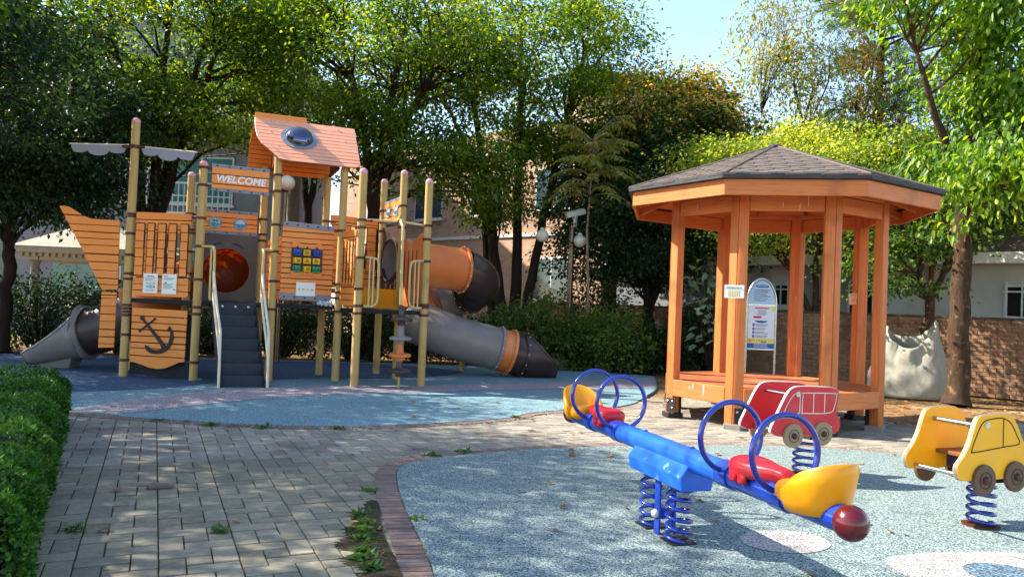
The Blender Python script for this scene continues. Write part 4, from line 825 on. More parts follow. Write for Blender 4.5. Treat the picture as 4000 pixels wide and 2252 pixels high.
# ------------------------------------------------------------------ spring riders
M('rider_red', (204, 48, 52), (192, 40, 46), rough=.42, spec=.4, scale=4, bump=.06, bscale=200, c3=(206, 86, 84), sc3=7, t3=(.55, .8)); M('rider_yellow', (240, 176, 20), (230, 164, 14), rough=.42, spec=.4, scale=4, bump=.06, bscale=200, c3=(222, 172, 62), sc3=7, t3=(.55, .8))
M('rider_white', (228, 226, 220), rough=.4); M('rider_grey', (128, 128, 130), rough=.4); M('wheel_tan', (156, 136, 104), (144, 124, 94), rough=.5); M('wheel_brown', (98, 74, 54), (88, 66, 48), rough=.5); M('hub', (84, 44, 32), rough=.4)
M('rider_line', (52, 46, 20), rough=.6); M('navy_seat', (44, 40, 92), rough=.5); M('brown_board', (130, 78, 40), rough=.5)
def rider(name, label, base, outline, face, core, wheels, wmat, lines, lmat, knob, bars, seat):
    t = thing(name, label, 'spring rider', base); F = frz(base, R(22)); O = crom(outline, 4, True)
    cxm = sum(p[0] for p in O)/len(O); czm = sum(p[1] for p in O)/len(O)
    for side in (1, -1):
        yc = side*.18; mb = MB(); mb.prism(O, F, yc-.012, yc+.012); pn_ = mb.build('side_panel', core, t, bevel=.003)
        inn = []
        for i, p in enumerate(O):
            a, b = O[i-1], O[(i+1) % len(O)]; d = V((b[0]-a[0], b[1]-a[1])).normalized(); nn = V((-d.y, d.x))
            inn.append((p[0]+nn.x*INSET, p[1]+nn.y*INSET))
        for y0, y1 in ((yc+.0115, yc+.0145), (yc-.0145, yc-.0115)): MB().prism(inn, F, y0, y1).build('panel_face', face, pn_)
        yo = yc+side*.0145
        for pts, cl_ in lines:
            q = crom(pts, 4) if not cl_ else crom(pts, 5, True)+[pts[0]]
            MB().prism(stroke(q, [.007]*len(q)), F, min(yo, yo+side*.002), max(yo, yo+side*.002)).build('painted_line', lmat, pn_)
        MB().lathe([(.021, 0), (.021, .006), (.01, .009)], F.p(knob[0], knob[1], yo), F.ey*side, 16).build('lamp_disc', 'cream_cap', pn_, smooth=40)
        for s, z in wheels:
            o_ = F.p(s, z, yc+side*.012); w = MB().lathe([(.094, 0), (.094, .02), (.09, .024)], o_, F.ey*side, 32).build('wheel', wmat, t, smooth=30)
            ringprism_ = MB(); ringprism(ringprism_, s, z, .047, .052, F, *sorted((yc+side*.034, yc+side*.0375)), 28); ringprism_.build('wheel_line', 'ink', w)
            MB().lathe([(.024, 0), (.024, .012), (.018, .02), (.01, .022)], F.p(s, z, yc+side*.036), F.ey*side, 14).build('hub', 'hub', w, smooth=40)
        MB().lathe([(.012, 0), (.01, .005)], F.p(wheels[1][0]+.09, wheels[1][1]+.05, yo), F.ey*side, 10).build('bolt', 'steel', pn_)
    for s, z, r_ in bars: MB().tube([F.p(s, z, -.175), F.p(s, z, .175)], r_, 12).build('handle_bar', 'steel', t, smooth=50)
    MB().prism([(seat[0]-.1, seat[2]), (seat[1], seat[2]), (seat[1], seat[2]+.025), (seat[0]-.1, seat[2]+.025)], F, -.168, .168).build('seat_board', 'brown_board', t, bevel=.004)
    MB().prism([(seat[0], seat[2]-.1), (seat[1], seat[2]-.1), (seat[1], seat[2]), (seat[0], seat[2])], F, -.16, .16).build('seat_box', 'navy_seat', t, bevel=.004)
    MB().prism([(-.09, .325), (.09, .325), (.09, .345), (-.09, .345)], F, -.165, .165).build('spring_plate', 'iron', t)
    MB().bar(F.p(-.0, .36, -.165), F.p(0, .36, .165), .12, .03).build('spring_mount', 'iron', t)
    spring(F, 0, 0, .016, .33, .078, .012, 5, 'blue_ring', t)
    MB().lathe([(.11, .013), (.11, .022), (.03, .03)], V(base), seg=20).build('ground_plate', 'hub', t)
    return t
INSET = .003
rider('bus_spring_rider', 'red bus-shaped spring rider with tan wheels in front of the gazebo', (2.46, 6.37, 0), [(-.49, .385), (-.515, .42), (-.47, .51), (-.41, .62), (-.36, .70), (-.31, .745), (-.23, .76), (-.05, .757), (.09, .75), (.155, .73), (.172, .68), (.15, .58), (.145, .545), (.185, .5), (.19, .43), (.16, .385), (.05, .37), (-.37, .36)][::-1],
      'rider_red', 'rider_white', [(-.30, .37), (0, .38)], 'wheel_tan', [([(-.40, .53), (-.36, .61), (-.31, .68), (-.26, .71), (-.235, .70), (-.235, .56), (-.245, .545), (-.38, .52)], True), ([(-.21, .555), (-.205, .69), (-.195, .705), (.13, .70), (.145, .69), (.125, .6), (.07, .545), (-.195, .545)], True), ([(-.095, .547), (-.095, .702)], False), ([(.02, .547), (.02, .702)], False)], 'rider_white', (-.255, .695), [(-.27, .685, .012), (-.38, .4, .012)], (-.05, .12, .47))
rider('car_spring_rider', 'yellow car-shaped spring rider with brown wheels at the right edge', (3.08, 4.98, 0), [(-.43, .36), (-.475, .39), (-.48, .45), (-.425, .51), (-.375, .59), (-.345, .67), (-.315, .73), (-.27, .752), (-.17, .76), (-.06, .758), (0, .735), (.05, .68), (.10, .59), (.16, .555), (.2, .5), (.21, .42), (.18, .37), (.05, .36), (-.2, .355)][::-1],
      'rider_yellow', 'rider_grey', [(-.26, .36), (.02, .37)], 'wheel_brown', [([(-.36, .54), (-.32, .63), (-.265, .71), (-.17, .73), (-.09, .73), (-.02, .70), (.04, .62), (.06, .57), (-.07, .555), (-.33, .53)], True), ([(-.085, .556), (-.085, .728)], False)], 'rider_line', (-.23, .69), [(-.24, .68, .015), (-.4, .385, .014)], (-.12, .1, .46))

# ------------------------------------------------------------------ information sign, sack, lamp posts
M('sign_sky', (150, 196, 232), (176, 212, 240), rough=.3, scale=2); M('sign_white', (222, 230, 242), (206, 218, 238), rough=.3, scale=2); M('sign_blue', (30, 96, 186), rough=.35); M('sign_yellow', (244, 232, 120), rough=.4); M('sign_red', (204, 48, 60), rough=.4); M('sign_green', (30, 150, 120), rough=.4)
sg = thing('information_sign', 'blue and white arched information board on steel posts behind the gazebo', 'sign', (4.2, 12.9, 0))
SGF = frz((4.2, 12.9, 0), R(8)); w2 = .235
arch = [(-w2, 1.5)]+[(-w2*math.cos(a), 1.5+.4*math.sin(a)) for a in np.linspace(0, math.pi, 21)[1:-1]]+[(w2, 1.5)]
mb = MB(); mb.prism(arch, SGF, -.01, .01); top = mb.build('upper_board', 'sign_sky', sg)
mb = MB(); mb.prism([(-w2, .76), (w2, .76), (w2, 1.475), (-w2, 1.475)], SGF, -.01, .01); low = mb.build('lower_board', 'sign_white', sg)
fp_ = [(w2+.022, .0), (w2+.022, 1.5)]+[((w2+.022)*math.cos(a), 1.5+.425*math.sin(a)) for a in np.linspace(0, math.pi, 25)[1:-1]]+[(-w2-.022, 1.5), (-w2-.022, 0)]
MB().tube([SGF.p(x, z) for x, z in fp_], .021, 12).build('steel_frame', 'steel', sg, smooth=50)
MB().prism([(-w2, 1.475), (w2, 1.475), (w2, 1.5), (-w2, 1.5)], SGF, -.012, .012).build('divider', 'steel', sg); MB().prism([(-w2, .735), (w2, .735), (w2, .76), (-w2, .76)], SGF, -.012, .012).build('divider', 'steel', sg)
def blk(par, x0, x1, z0, z1, mt, y=.0115): return MB().prism([(x0, z0), (x1, z0), (x1, z1), (x0, z1)], SGF, .0098, y).build('print_block', mt, par)
MB().prism(circ(0, 1.80, .12, 20, rz=.025), SGF, .0098, .0115).build('title_oval', 'sign_blue', top); text('title', '어린이놀이터', .03, SGF, 0, 1.80, .012, 'sign_white', top)
for i in range(6): blk(top, -.15, .15-.04*(i % 3), 1.73-.035*i, 1.742-.035*i, 'paper_line'); 
for i in range(2): blk(top, -.02, .1, 1.715-.07*i, 1.722-.07*i, 'sign_red')
blk(low, -.12, .13, 1.425, 1.445, 'sign_red'); blk(low, .17, w2-.002, 1.39, 1.47, 'sign_yellow')
for i in range(3): blk(low, -.07, .08, 1.385-.03*i, 1.397-.03*i, 'paper_line')
blk(low, -.14, 0, 1.265, 1.3, 'sign_red'); MB().prism(circ(0, 1.225, .11, 18, math.pi, 2*math.pi, rz=.04), SGF, .0098, .0115).build('print_block', 'sign_blue', low)
for i in range(4):
    MB().prism(circ(-.135, 1.15-.063*i, .02, 14, rz=.027), SGF, .0098, .0115).build('icon', 'sign_blue', low)
    for j in range(2): blk(low, -.1, .12-.03*((i+j) % 3), 1.155-.063*i-.022*j, 1.165-.063*i-.022*j, 'paper_line')
blk(low, -w2, w2, .845, .93, 'sign_yellow'); blk(low, -w2, w2, .76, .845, 'sign_blue'); text('no_smoking_lettering', '금연구역', .052, SGF, -.1, .887, .012, 'sign_red', low); mb = MB(); ringprism(mb, -.2, .887, .02, .027, SGF, .0115, .013, 18); mb.prism(stroke([(-.217, .904), (-.183, .87)], [.007, .007]), SGF, .0115, .0128); mb.build('no_smoking_symbol', 'sign_red', low)
blk(low, .0, .1, .86, .885, 'sign_green', .013); 
for i in range(2): blk(low, -.12, .12, .82-.035*i, .83-.035*i, 'sign_white', .013)

M('sack', (176, 172, 156), (142, 136, 120), rough=.85, scale=9, stretch=(1, 1, .3), bump=.45, bscale=60, c3=(150, 128, 92), sc3=1.2, t3=(.55, .8))
bagF = frz((6.95, 13.45, 0), R(-25)); rows = []; rg = random.Random(4)
nA = 48; NZ = 16
for i in range(NZ+1):
    t = i/NZ; row = []
    for k in range(nA):
        a = 2*math.pi*k/nA; ca, sa = math.cos(a), math.sin(a)
        wx, wy = .62*(1-.42*t**1.3), .36*(1-.45*t)
        topz = 1.05+.30*max(0, ca)**3+.2*max(0, -ca)**3-.2*max(0, sa)**2
        z = topz*t+.0; fold = .034*math.sin(a*7+t*4)*t+.018*math.sin(a*17-t*6)*t+.012*math.sin(a*5+t*14)
        bul = 1+.07*math.sin(math.pi*min(1, t*1.6))
        row.append(bagF.p(ca*(wx*bul+fold)+.14*t*max(0, ca)*.6, z, sa*(wy*bul+fold)))
    rows.append(row)
bg_ = loft('bulk_sack', 'sack', None, rows[::1], caps=False); bm_ = bg_.modifiers.new('cloth', 'SOLIDIFY'); bm_.thickness = .006
tag(bg_, 'large off-white woven sack tied open to the forked tree by the brick wall', 'sack')

M('lamp_globe', (226, 222, 204), (206, 200, 176), rough=.35, spec=.5, c3=(186, 176, 146), sc3=6); M('pole_metal', (120, 104, 88), (92, 80, 70), rough=.28, metal=.9); M('cctv_white', (214, 214, 208), (196, 196, 190), rough=.4)
lp = thing('lamp_post', 'steel pole with white security camera and two globe lamps beside the shrubs', 'lamp post', (1.28, 17, 0))
q = V((1.28, 17, 0)); MB().lathe([(.06, 0), (.06, 3.05), (.075, 3.06), (.075, 3.1)], q, seg=16).build('pole', 'pole_metal', lp, smooth=40)
for gx, gz_, nm in ((.62, 2.87, 0), (1.45, 2.79, 1)):
    g = MB().sphere(V((gx, 16.9, gz_)), .14, 24, 14).build('globe', 'lamp_globe', lp, smooth=60)
    MB().lathe([(.05, .13), (.045, .17), (.015, .18)], V((gx, 16.9, gz_)), seg=12).build('globe_cap', 'cctv_white', g)
    MB().tube(crom([q+V((0, 0, 3.0)), V(((gx+q.x)/2, 16.95, 3.06)), V((gx, 16.9, gz_+.2)), V((gx, 16.9, gz_+.15))], 5), .008, 8).build('lamp_arm', 'pole_metal', g, smooth=50)
cf = Fr(q+V((.06, -.02, 3.4)), V((-.86, -.35, -.26)).normalized(), (0, 0, 0), (0, 0, 1)); cf.ey = cf.ex.cross(V((0, 0, 1))).normalized(); cf.ez = cf.ey.cross(cf.ex)
hb = MB().box(cf.o, (.46, .13, .12), cf).build('camera_housing', 'cctv_white', lp, bevel=.015, seg=2, smooth=40)
MB().box(cf.o+cf.ez*.07+cf.ex*.03, (.46, .15, .012), cf).build('sun_shield', 'cctv_white', hb, bevel=.003); MB().lathe([(.042, 0), (.042, .012)], cf.o+cf.ex*.21, cf.ex, 14).build('lens', 'ink', hb)
MB().bar(q+V((.05, 0, 3.08)), cf.o-cf.ez*.05, .07, .05).build('camera_bracket', 'cctv_white', hb)
lp2 = thing('lamp_post', 'globe lamp on a dark pole behind the play structure roof', 'lamp post', (-4.52, 15, 0))
q = V((-4.52, 15, 0)); MB().lathe([(.05, 0), (.045, 3.38)], q, seg=14).build('pole', 'pole_metal', lp2, smooth=40); g = MB().sphere(q+V((0.03, 0, 3.52)), .155, 24, 14).build('globe', 'lamp_globe', lp2, smooth=60); MB().lathe([(.06, 3.34), (.07, 3.4), (.05, 3.42)], q, seg=12).build('globe_collar', 'iron', lp2)
# ------------------------------------------------------------------ buildings and walls behind
def BRICK(name, c1, c2, mortar, bw=.21, bh=.072):
    mt = bpy.data.materials.new(name); mt.use_nodes = True; nt = mt.node_tree; L = nt.links.new; b = nt.nodes['Principled BSDF']
    tc = nd(nt, 'ShaderNodeTexCoord'); t = nd(nt, 'ShaderNodeTexBrick'); t.inputs['Scale'].default_value = 1; t.inputs['Brick Width'].default_value = bw; t.inputs['Row Height'].default_value = bh; t.inputs['Mortar Size'].default_value = .008
    t.inputs['Color1'].default_value = lin(c1); t.inputs['Color2'].default_value = lin(c2); t.inputs['Mortar'].default_value = lin(mortar)
    sp_ = nd(nt, 'ShaderNodeSeparateXYZ'); cb = nd(nt, 'ShaderNodeCombineXYZ'); L(tc.outputs['Object'], sp_.inputs[0]); L(sp_.outputs[0], cb.inputs[0]); L(sp_.outputs[2], cb.inputs[1]); L(cb.outputs[0], t.inputs['Vector'])
    n = nd(nt, 'ShaderNodeTexNoise'); n.inputs['Scale'].default_value = 1.2; n.inputs['Detail'].default_value = 6; L(tc.outputs['Object'], n.inputs['Vector']); mr = nd(nt, 'ShaderNodeMapRange'); mr.inputs[3].default_value = .75; mr.inputs[4].default_value = 1.15; L(n.outputs[0], mr.inputs[0])
    hs = nd(nt, 'ShaderNodeHueSaturation'); L(t.outputs['Color'], hs.inputs['Color']); L(mr.outputs[0], hs.inputs['Value']); L(hs.outputs[0], b.inputs['Base Color'])
    bp = nd(nt, 'ShaderNodeBump'); bp.inputs['Strength'].default_value = .4; bp.inputs['Distance'].default_value = .01; L(t.outputs['Fac'], bp.inputs['Height']); bp.invert = True; L(bp.outputs[0], b.inputs['Normal'])
    b.inputs['Roughness'].default_value = .9; b.inputs['Specular IOR Level'].default_value = .1; MATS[name] = mt
BRICK('tan_brick', (196, 158, 132), (178, 140, 116), (172, 158, 142))
M('wall_brick', (158, 122, 94), (126, 96, 76), rough=.95, scale=14, detail=6, bump=.4, bscale=70, spec=.1, objvar=.16, c3=(112, 82, 64), sc3=6)
M('wall_brick_far', (158, 122, 94), (126, 96, 76), rough=.95, scale=14, detail=6, bump=.4, bscale=70, spec=.1, isl=.16, c3=(112, 82, 64), sc3=1.5)
M('mortar', (150, 136, 116), (122, 110, 94), rough=1, bump=.3); M('coping', (92, 78, 66), (70, 60, 52), rough=.95, bump=.3)
M('grey_render', (138, 140, 142), (112, 116, 120), rough=.95, scale=1.2, bump=.15, bscale=40, c3=(98, 102, 104), sc3=.6)
M('white_wall', (196, 196, 192), (168, 168, 164), rough=.9, scale=1.5, c3=(136, 132, 124), sc3=.9, t3=(.48, .7)); M('white_trim', (222, 220, 212), (202, 200, 192), rough=.7)
M('window_glass', (58, 78, 84), (40, 58, 66), rough=.08, spec=.7, scale=.8); M('teal_glass', (60, 122, 116), (46, 100, 98), rough=.1, spec=.7, scale=.8)
M('white_metal', (220, 222, 222), rough=.45); M('roof_tile_brown', (110, 84, 72), (90, 68, 60), rough=.9, scale=6, bump=.5, bscale=18); M('pale_tile', (206, 198, 180), (186, 176, 158), rough=.9, scale=4, objvar=.08); M('dark_void', (34, 32, 30), rough=1); M('rust', (140, 72, 44), (110, 60, 40), rough=.9); M('pole_concrete', (118, 108, 94), (100, 92, 80), rough=.95)

wd = V((-.72, .69, 0)).normalized(); WO = V((8.8, 13.9, 0)); WF = Fr(WO-wd*4.0, wd, V((-wd.y, wd.x, 0)), (0, 0, 1))
if WF.ey.dot(-WO) < 0: WF.ey = -WF.ey
WL, WH = 15.0, 1.40
wall = thing('brick_boundary_wall', 'low tan brick boundary wall with dark coping behind gazebo and trees', 'wall', WF.p(0, 0))
MB().prism([(0, 0), (WL, 0), (WL, WH), (0, WH)], WF, -.2, -.012).build('wall_core', 'mortar', wall)
MB().prism([(0, WH), (WL, WH), (WL, WH+.05), (0, WH+.05)], WF, -.22, .02).build('coping', 'coping', wall, bevel=.006)
mb = MB(); mb.box((0, 0, 0), (.2, .024, .066)); bo = mb.build('brick', 'wall_brick', None, bevel=.004); bme = bo.data; bpy.data.objects.remove(bo)
rb = random.Random(9); wyaw = math.atan2(wd.y, wd.x); cand = []
for r_ in range(19):
    z = .037+r_*.0745; s = .105-(.105 if r_ % 2 else 0)
    while s < WL:
        # tall recessed slots in the face
        if not any(abs(s-q) < .11 and .3 < z < 1.12 for q in (1.9, 5.4, 8.9, 11.2)): cand.append((s, z))
        s += .21
cand.sort(key=lambda t: abs(t[0]-4.4)); rest = MB()
for i, (s, z) in enumerate(cand):
    p = WF.p(s, z, rb.uniform(-.004, .004)-.004)
    if i < 300: inst(bme, 'brick', wall, p, (0, 0, wyaw))
    else:
        mt = Matrix.Translation(p) @ Matrix.Rotation(wyaw, 4, 'Z'); rest.add([mt @ v.co for v in bme.vertices], [tuple(q.vertices) for q in bme.polygons])
tag(rest.build('brick', 'wall_brick_far', wall), None, kind='stuff')

def window(par, F, s0, s1, z0, z1, y, glass='window_glass', frame='white_metal', mull=1, bars=0):
    w = MB().prism([(s0, z0), (s1, z0), (s1, z1), (s0, z1)], F, y-.02, y+.012).build('window', frame, par); t = .05
    n = mull+1; ww = (s1-s0-t*(n+1))/n
    for k in range(n):
        a = s0+t+k*(ww+t); MB().prism([(a, z0+t), (a+ww, z0+t), (a+ww, z1-t), (a, z1-t)], F, y+.005, y+.016).build('pane', glass, w)
    for k in range(bars):
        a = s0+.06+(s1-s0-.12)*k/(bars-1); MB().prism([(a-.014, z0-.04), (a+.014, z0-.04), (a+.014, z1+.04), (a-.014, z1+.04)], F, y+.09, y+.115).build('window_bar', frame, w)
    if bars: MB().prism([(s0-.02, z1-.16), (s1+.02, z1-.16), (s1+.02, z1-.13), (s0-.02, z1-.13)], F, y+.08, y+.118).build('window_bar', frame, w)
    MB().prism([(s0-.06, z0-.07), (s1+.06, z0-.07), (s1+.06, z0-.005), (s0-.06, z0-.005)], F, y-.01, y+.07).build('sill', 'white_trim', w)
    return w
# white house behind the boundary wall
HF = Fr(WF.o-WF.ey*1.5, WF.ex, WF.ey, WF.ez)
ho = thing('white_house', 'low white house with brown tiled roof and barred windows behind brick wall', 'house', HF.p(5, 0))
MB().prism([(0, 0), (13.5, 0), (13.5, 2.6), (0, 2.6)], HF, -5, 0).build('wall', 'white_wall', ho)
MB().prism([(-.3, 2.5), (13.8, 2.5), (13.8, 2.72), (-.3, 2.72)], HF, -5.2, .55).build('eaves', 'white_trim', ho, bevel=.01)
MB().add([HF.p(-.3, 2.722, .53), HF.p(13.8, 2.722, .53), HF.p(13.8, 4.6, -2.6), HF.p(-.3, 4.6, -2.6), HF.p(13.8, 2.722, -5.2), HF.p(-.3, 2.722, -5.2)], [(0, 1, 2, 3), (3, 2, 4, 5), (1, 4, 2), (0, 3, 5), (0, 5, 4, 1)]).build('roof', 'roof_tile_brown', ho)
for s0, s1, z0, z1, bars, gl in ((2.0, 4.2, 1.45, 2.12, 9, 'dark_void'), (6.4, 7.2, 1.3, 2.1, 5, 'dark_void'), (8.3, 9.5, 1.55, 2.1, 7, 'dark_void'), (10.4, 11.2, 1.5, 2.1, 5, 'dark_void')): window(ho, HF, s0, s1, z0, z1, 0, gl, 'white_metal', 1, bars)
MB().tube([HF.p(5.5, 0, .06), HF.p(5.5, 2.5, .06)], .05, 10).build('downpipe', 'rust', ho, smooth=40)
MB().prism([(7.6, 0), (8.1, 0), (8.1, 2.5), (7.6, 2.5)], HF, 0, .25).build('pier', 'grey_render', ho); MB().prism([(9.8, 0), (13.4, 0), (13.4, 2.0), (9.8, 2.0)], HF, 0, .2).build('lean_to', 'grey_render', ho)

# tan brick apartment in the sun
BF = Fr(V((1.9, 23.2, 0)), wd, WF.ey, (0, 0, 1)); BF.o = V((2.5, 21.6, 0))
bb = thing('tan_brick_building', 'sunlit tan brick apartment building seen between the trees', 'building', BF.p(4, 0))
o = MB().prism([(0, 0), (13, 0), (13, 6.9), (0, 6.9)], Fr((0, 0, 0), (1, 0, 0), (0, -1, 0), (0, 0, 1)), -6, 0).build('wall', 'tan_brick', None)
o.parent = bb; o.location = BF.p(0, 0)-ORG[bb]; o.rotation_euler = (0, 0, math.atan2(BF.ex.y, BF.ex.x)); 
if (Matrix.Rotation(o.rotation_euler.z, 3, 'Z') @ V((0, -1, 0))).dot(BF.ey) < 0: o.scale = (1, -1, 1)
for fl in range(2):
    for s in (1.1, 4.0, 6.9, 9.8): window(bb, BF, s, s+1.5, 1.5+2.7*fl, 2.8+2.7*fl, .03, 'window_glass', 'white_metal', 1)
    MB().prism([(-.05, 3.45+2.7*fl), (13.05, 3.45+2.7*fl), (13.05, 3.55+2.7*fl), (-.05, 3.55+2.7*fl)], BF, 0, .05).build('string_course', 'white_trim', bb)
M('gold_letter', (226, 196, 70), rough=.4)
text('wall_lettering', '빌', .42, BF, 3.45, 2.75, .04, 'gold_letter', bb, extrude=.01)

# grey apartment on the left, in shade
AF = Fr(V((-22.4, 22.5, 0)), (1, 0, 0), (0, -1, 0), (0, 0, 1))
ab = thing('grey_apartment_building', 'grey rendered apartment building with balconies behind the left trees', 'building', (-14, 22.5, 0))
MB().prism([(0, 0), (15.2, 0), (15.2, 9.3), (0, 9.3)], AF, -7, 0).build('wall', 'grey_render', ab)
for fl in range(3):
    z = 1.2+2.7*fl
    for s, w_, gl in ((1.0, 1.6, 'window_glass'), (4.2, 1.6, 'window_glass'), (6.6, 1.0, 'window_glass'), (8.9, 1.5, 'teal_glass'), (10.9, .7, 'window_glass'), (12.2, 1.9, 'teal_glass')): window(ab, AF, s, s+w_, z, z+1.4, .03, gl, 'white_metal' if s > 10 else 'grey_render', 1)
    if fl:
        b_ = MB().prism([(11.9, z-.5), (14.4, z-.5), (14.4, z-.35), (11.9, z-.35)], AF, 0, 1.0).build('balcony', 'white_trim', ab)
        for k in range(16): MB().prism([(11.95+.16*k, z-.35), (11.975+.16*k, z-.35), (11.975+.16*k, z+.45), (11.95+.16*k, z+.45)], AF, .95, .98).build('baluster', 'white_metal', b_)
        MB().prism([(11.9, z+.45), (14.4, z+.45), (14.4, z+.5), (11.9, z+.5)], AF, .94, .99).build('balcony_rail', 'white_metal', b_)
        MB().prism([(11.9, z+.1), (14.4, z+.1), (14.4, z+.13), (11.9, z+.13)], AF, .945, .985).build('balcony_rail', 'white_metal', b_)
# entrance canopy with dentils
M('canopy_dimmed', (176, 170, 154), (150, 144, 130), rough=.9)  # white canopy darkened, its half-light put into the colour
ec = thing('entrance_canopy', 'half-lit white entrance canopy with dentil cornice and pale gable roof beside the hedge', 'canopy', (-10.3, 19, 0)); EF_ = Fr(V((-12.0, 18.6, 0)), (1, 0, 0), (0, -1, 0), (0, 0, 1))
MB().prism([(0, 1.95), (3.0, 1.95), (3.0, 2.12), (0, 2.12)], EF_, -2, 0).build('beam', 'canopy_dimmed', ec); MB().prism([(-.12, 2.12), (3.12, 2.12), (3.12, 2.27), (-.12, 2.27)], EF_, -2.1, .12).build('cornice', 'canopy_dimmed', ec, bevel=.02)
for k in range(19): MB().prism([(.05+.16*k, 2.03), (.14+.16*k, 2.03), (.14+.16*k, 2.118), (.05+.16*k, 2.118)], EF_, 0, .06).build('dentil', 'canopy_dimmed', ec)
MB().add([EF_.p(-.15, 2.275, .12), EF_.p(3.15, 2.275, .12), EF_.p(1.5, 3.05, -.9), EF_.p(-.15, 2.275, -2.1), EF_.p(3.15, 2.275, -2.1)], [(0, 1, 2), (1, 4, 2), (4, 3, 2), (3, 0, 2), (0, 3, 4, 1)]).build('hipped_roof', 'canopy_dimmed', ec)
for s in (.25, 2.75): MB().lathe([(.16, 0), (.16, .1), (.11, .15), (.1, 1.85), (.15, 1.95)], EF_.p(s, 0, -.3), seg=16).build('column', 'grey_render', ec, smooth=40)
MB().prism([(.4, .9), (2.6, .9), (2.6, 1.06), (.4, 1.06)], EF_, -1.2, -1.1).build('counter_rail', 'canopy_dimmed', ec)
# far block against the sky
fb = thing('far_apartment', 'distant brown apartment block with dark roof edge against the sky', 'building', (9, 45, 0)); FB = Fr(V((3.5, 45, 0)), (1, 0, 0), (0, -1, 0), (0, 0, 1))
MB().prism([(0, 0), (9.2, 0), (9.2, 14.0), (0, 15.2)], FB, -8, 0).build('wall', 'tan_brick', fb); MB().prism([(-.3, 15.3), (9.5, 14.0), (9.5, 14.25), (-.3, 15.55)], FB, -8.2, .3).build('roof_edge', 'coping', fb)
for fl in range(4): window(fb, FB, 6.9, 8.6, 2+3*fl, 3.6+3*fl, .03)
fh = thing('far_roof_house', 'distant grey house roof behind the yellow-green tree', 'house', (11, 34, 0)); FHH = Fr(V((8, 34, 0)), (1, 0, 0), (0, -1, 0), (0, 0, 1)); MB().prism([(0, 0), (9, 0), (9, 6.2), (0, 6.2)], FHH, -6, 0).build('wall', 'white_wall', fh); MB().prism([(-.4, 6.2), (9.4, 6.2), (9.4, 6.5), (-.4, 6.5)], FHH, -6.4, .4).build('roof', 'coping', fh)
# utility pole and cables
up_ = thing('utility_pole', 'tall concrete utility pole rising behind the play structure roof', 'pole', (-5.5, 19, 0)); MB().lathe([(.17, 0), (.13, 9.5)], (-5.5, 19, 0), seg=14).build('shaft', 'pole_concrete', up_, smooth=40)
MB().bar((-6.3, 19, 8.6), (-4.7, 19, 8.6), .08, .08).build('cross_arm', 'iron', up_)
for i, (a, b, lb) in enumerate((((-16, 20, 5.2), (-5.5, 19, 5.0), 'upper black cable strung to the utility pole from the left'), ((-16, 20, 4.3), (-5.5, 19, 4.7), 'lower black cable strung to the utility pole from the left'), ((-5.5, 19, 4.4), (6, 21, 4.2), 'black cable running right from the utility pole past the brick building'))):
    a, b = V(a), V(b); pts = [a.lerp(b, k/12)+V((0, 0, -.5*math.sin(math.pi*k/12))) for k in range(13)]; tag(MB().tube(pts, .018, 6).build('overhead_cable', 'iron', None, loc=a), lb, 'cable')
# low white scroll fence behind the play structure
fe = thing('scroll_fence', 'low white metal fence with ring scrolls behind the play structure', 'fence', (-4, 17.3, 0)); FF = Fr(V((-9.5, 17.3, 0)), (1, 0, 0), (0, -1, 0), (0, 0, 1))
for z in (.12, .85): MB().bar(FF.p(0, z), FF.p(9.6, z), .03, .03).build('rail', 'white_metal', fe)
for k in range(9): MB().bar(FF.p(1.2*k, 0), FF.p(1.2*k, .95), .04, .04, (0, 1, 0)).build('fence_post', 'white_metal', fe)
for k in range(16):
    c = .35+.6*k; MB().tube([FF.p(c+.2*math.cos(a), .49+.3*math.sin(a)) for a in [2*math.pi*j/20 for j in range(20)]], .012, 6, True).build('scroll_ring', 'white_metal', fe, smooth=50); MB().tube([FF.p(c+.1*math.cos(a), .49+.1*math.sin(a)) for a in [2*math.pi*j/14 for j in range(14)]], .01, 6, True).build('scroll_ring', 'white_metal', fe, smooth=50)
tag(MB().box((.98, 16.35, .11), (.5, .25, .22)).build('concrete_block', 'concrete', None, bevel=.015, loc=(.98, 16.35, 0)), 'grey concrete block on the ground beside the shrubs', 'block')
# ------------------------------------------------------------------ trees and plants
M('bark_dark', (58, 46, 38), (36, 30, 26), rough=.95, scale=9, stretch=(1, 1, .25), bump=.8, bscale=22, spec=.1)
M('bark_brown', (88, 68, 52), (50, 40, 32), rough=.95, scale=16, stretch=(1, 1, .35), bump=1., bscale=30, spec=.1, c3=(122, 98, 74), sc3=9, t3=(.58, .7))
M('bark_pale', (150, 134, 108), (118, 102, 82), rough=.9, scale=10, bump=.3)
LEAF('leaf_zelkova', [(44, 70, 22), (58, 88, 26), (80, 106, 30), (116, 130, 36)], .5, tcol=(3.2, 2.7, .45, 1))
LEAF('leaf_dark', [(28, 50, 30), (36, 60, 34), (46, 74, 38), (58, 88, 42)], .3)
LEAF('leaf_maple', [(38, 70, 30), (54, 88, 36), (74, 104, 40), (104, 124, 46)], .38)
LEAF('leaf_autumn_lit', [(104, 134, 52), (134, 150, 60), (160, 158, 68), (216, 156, 92), (118, 138, 54)], .5)  # autumn tints, lightened to stand in for sun on the maple's top
LEAF('leaf_yellowgreen', [(118, 148, 54), (146, 170, 66), (174, 188, 80), (196, 190, 88)], .48)
LEAF('leaf_big', [(60, 96, 24), (82, 118, 28), (110, 144, 34), (146, 168, 48)], .45, .5, tcol=(2.5, 2.3, .5, 1))
LEAF('leaf_cherry', [(92, 116, 54), (116, 132, 64), (150, 128, 76), (84, 108, 50)], .45)
LEAF('leaf_sapling', [(118, 130, 58), (136, 146, 66), (158, 154, 76), (172, 150, 78)], .45)
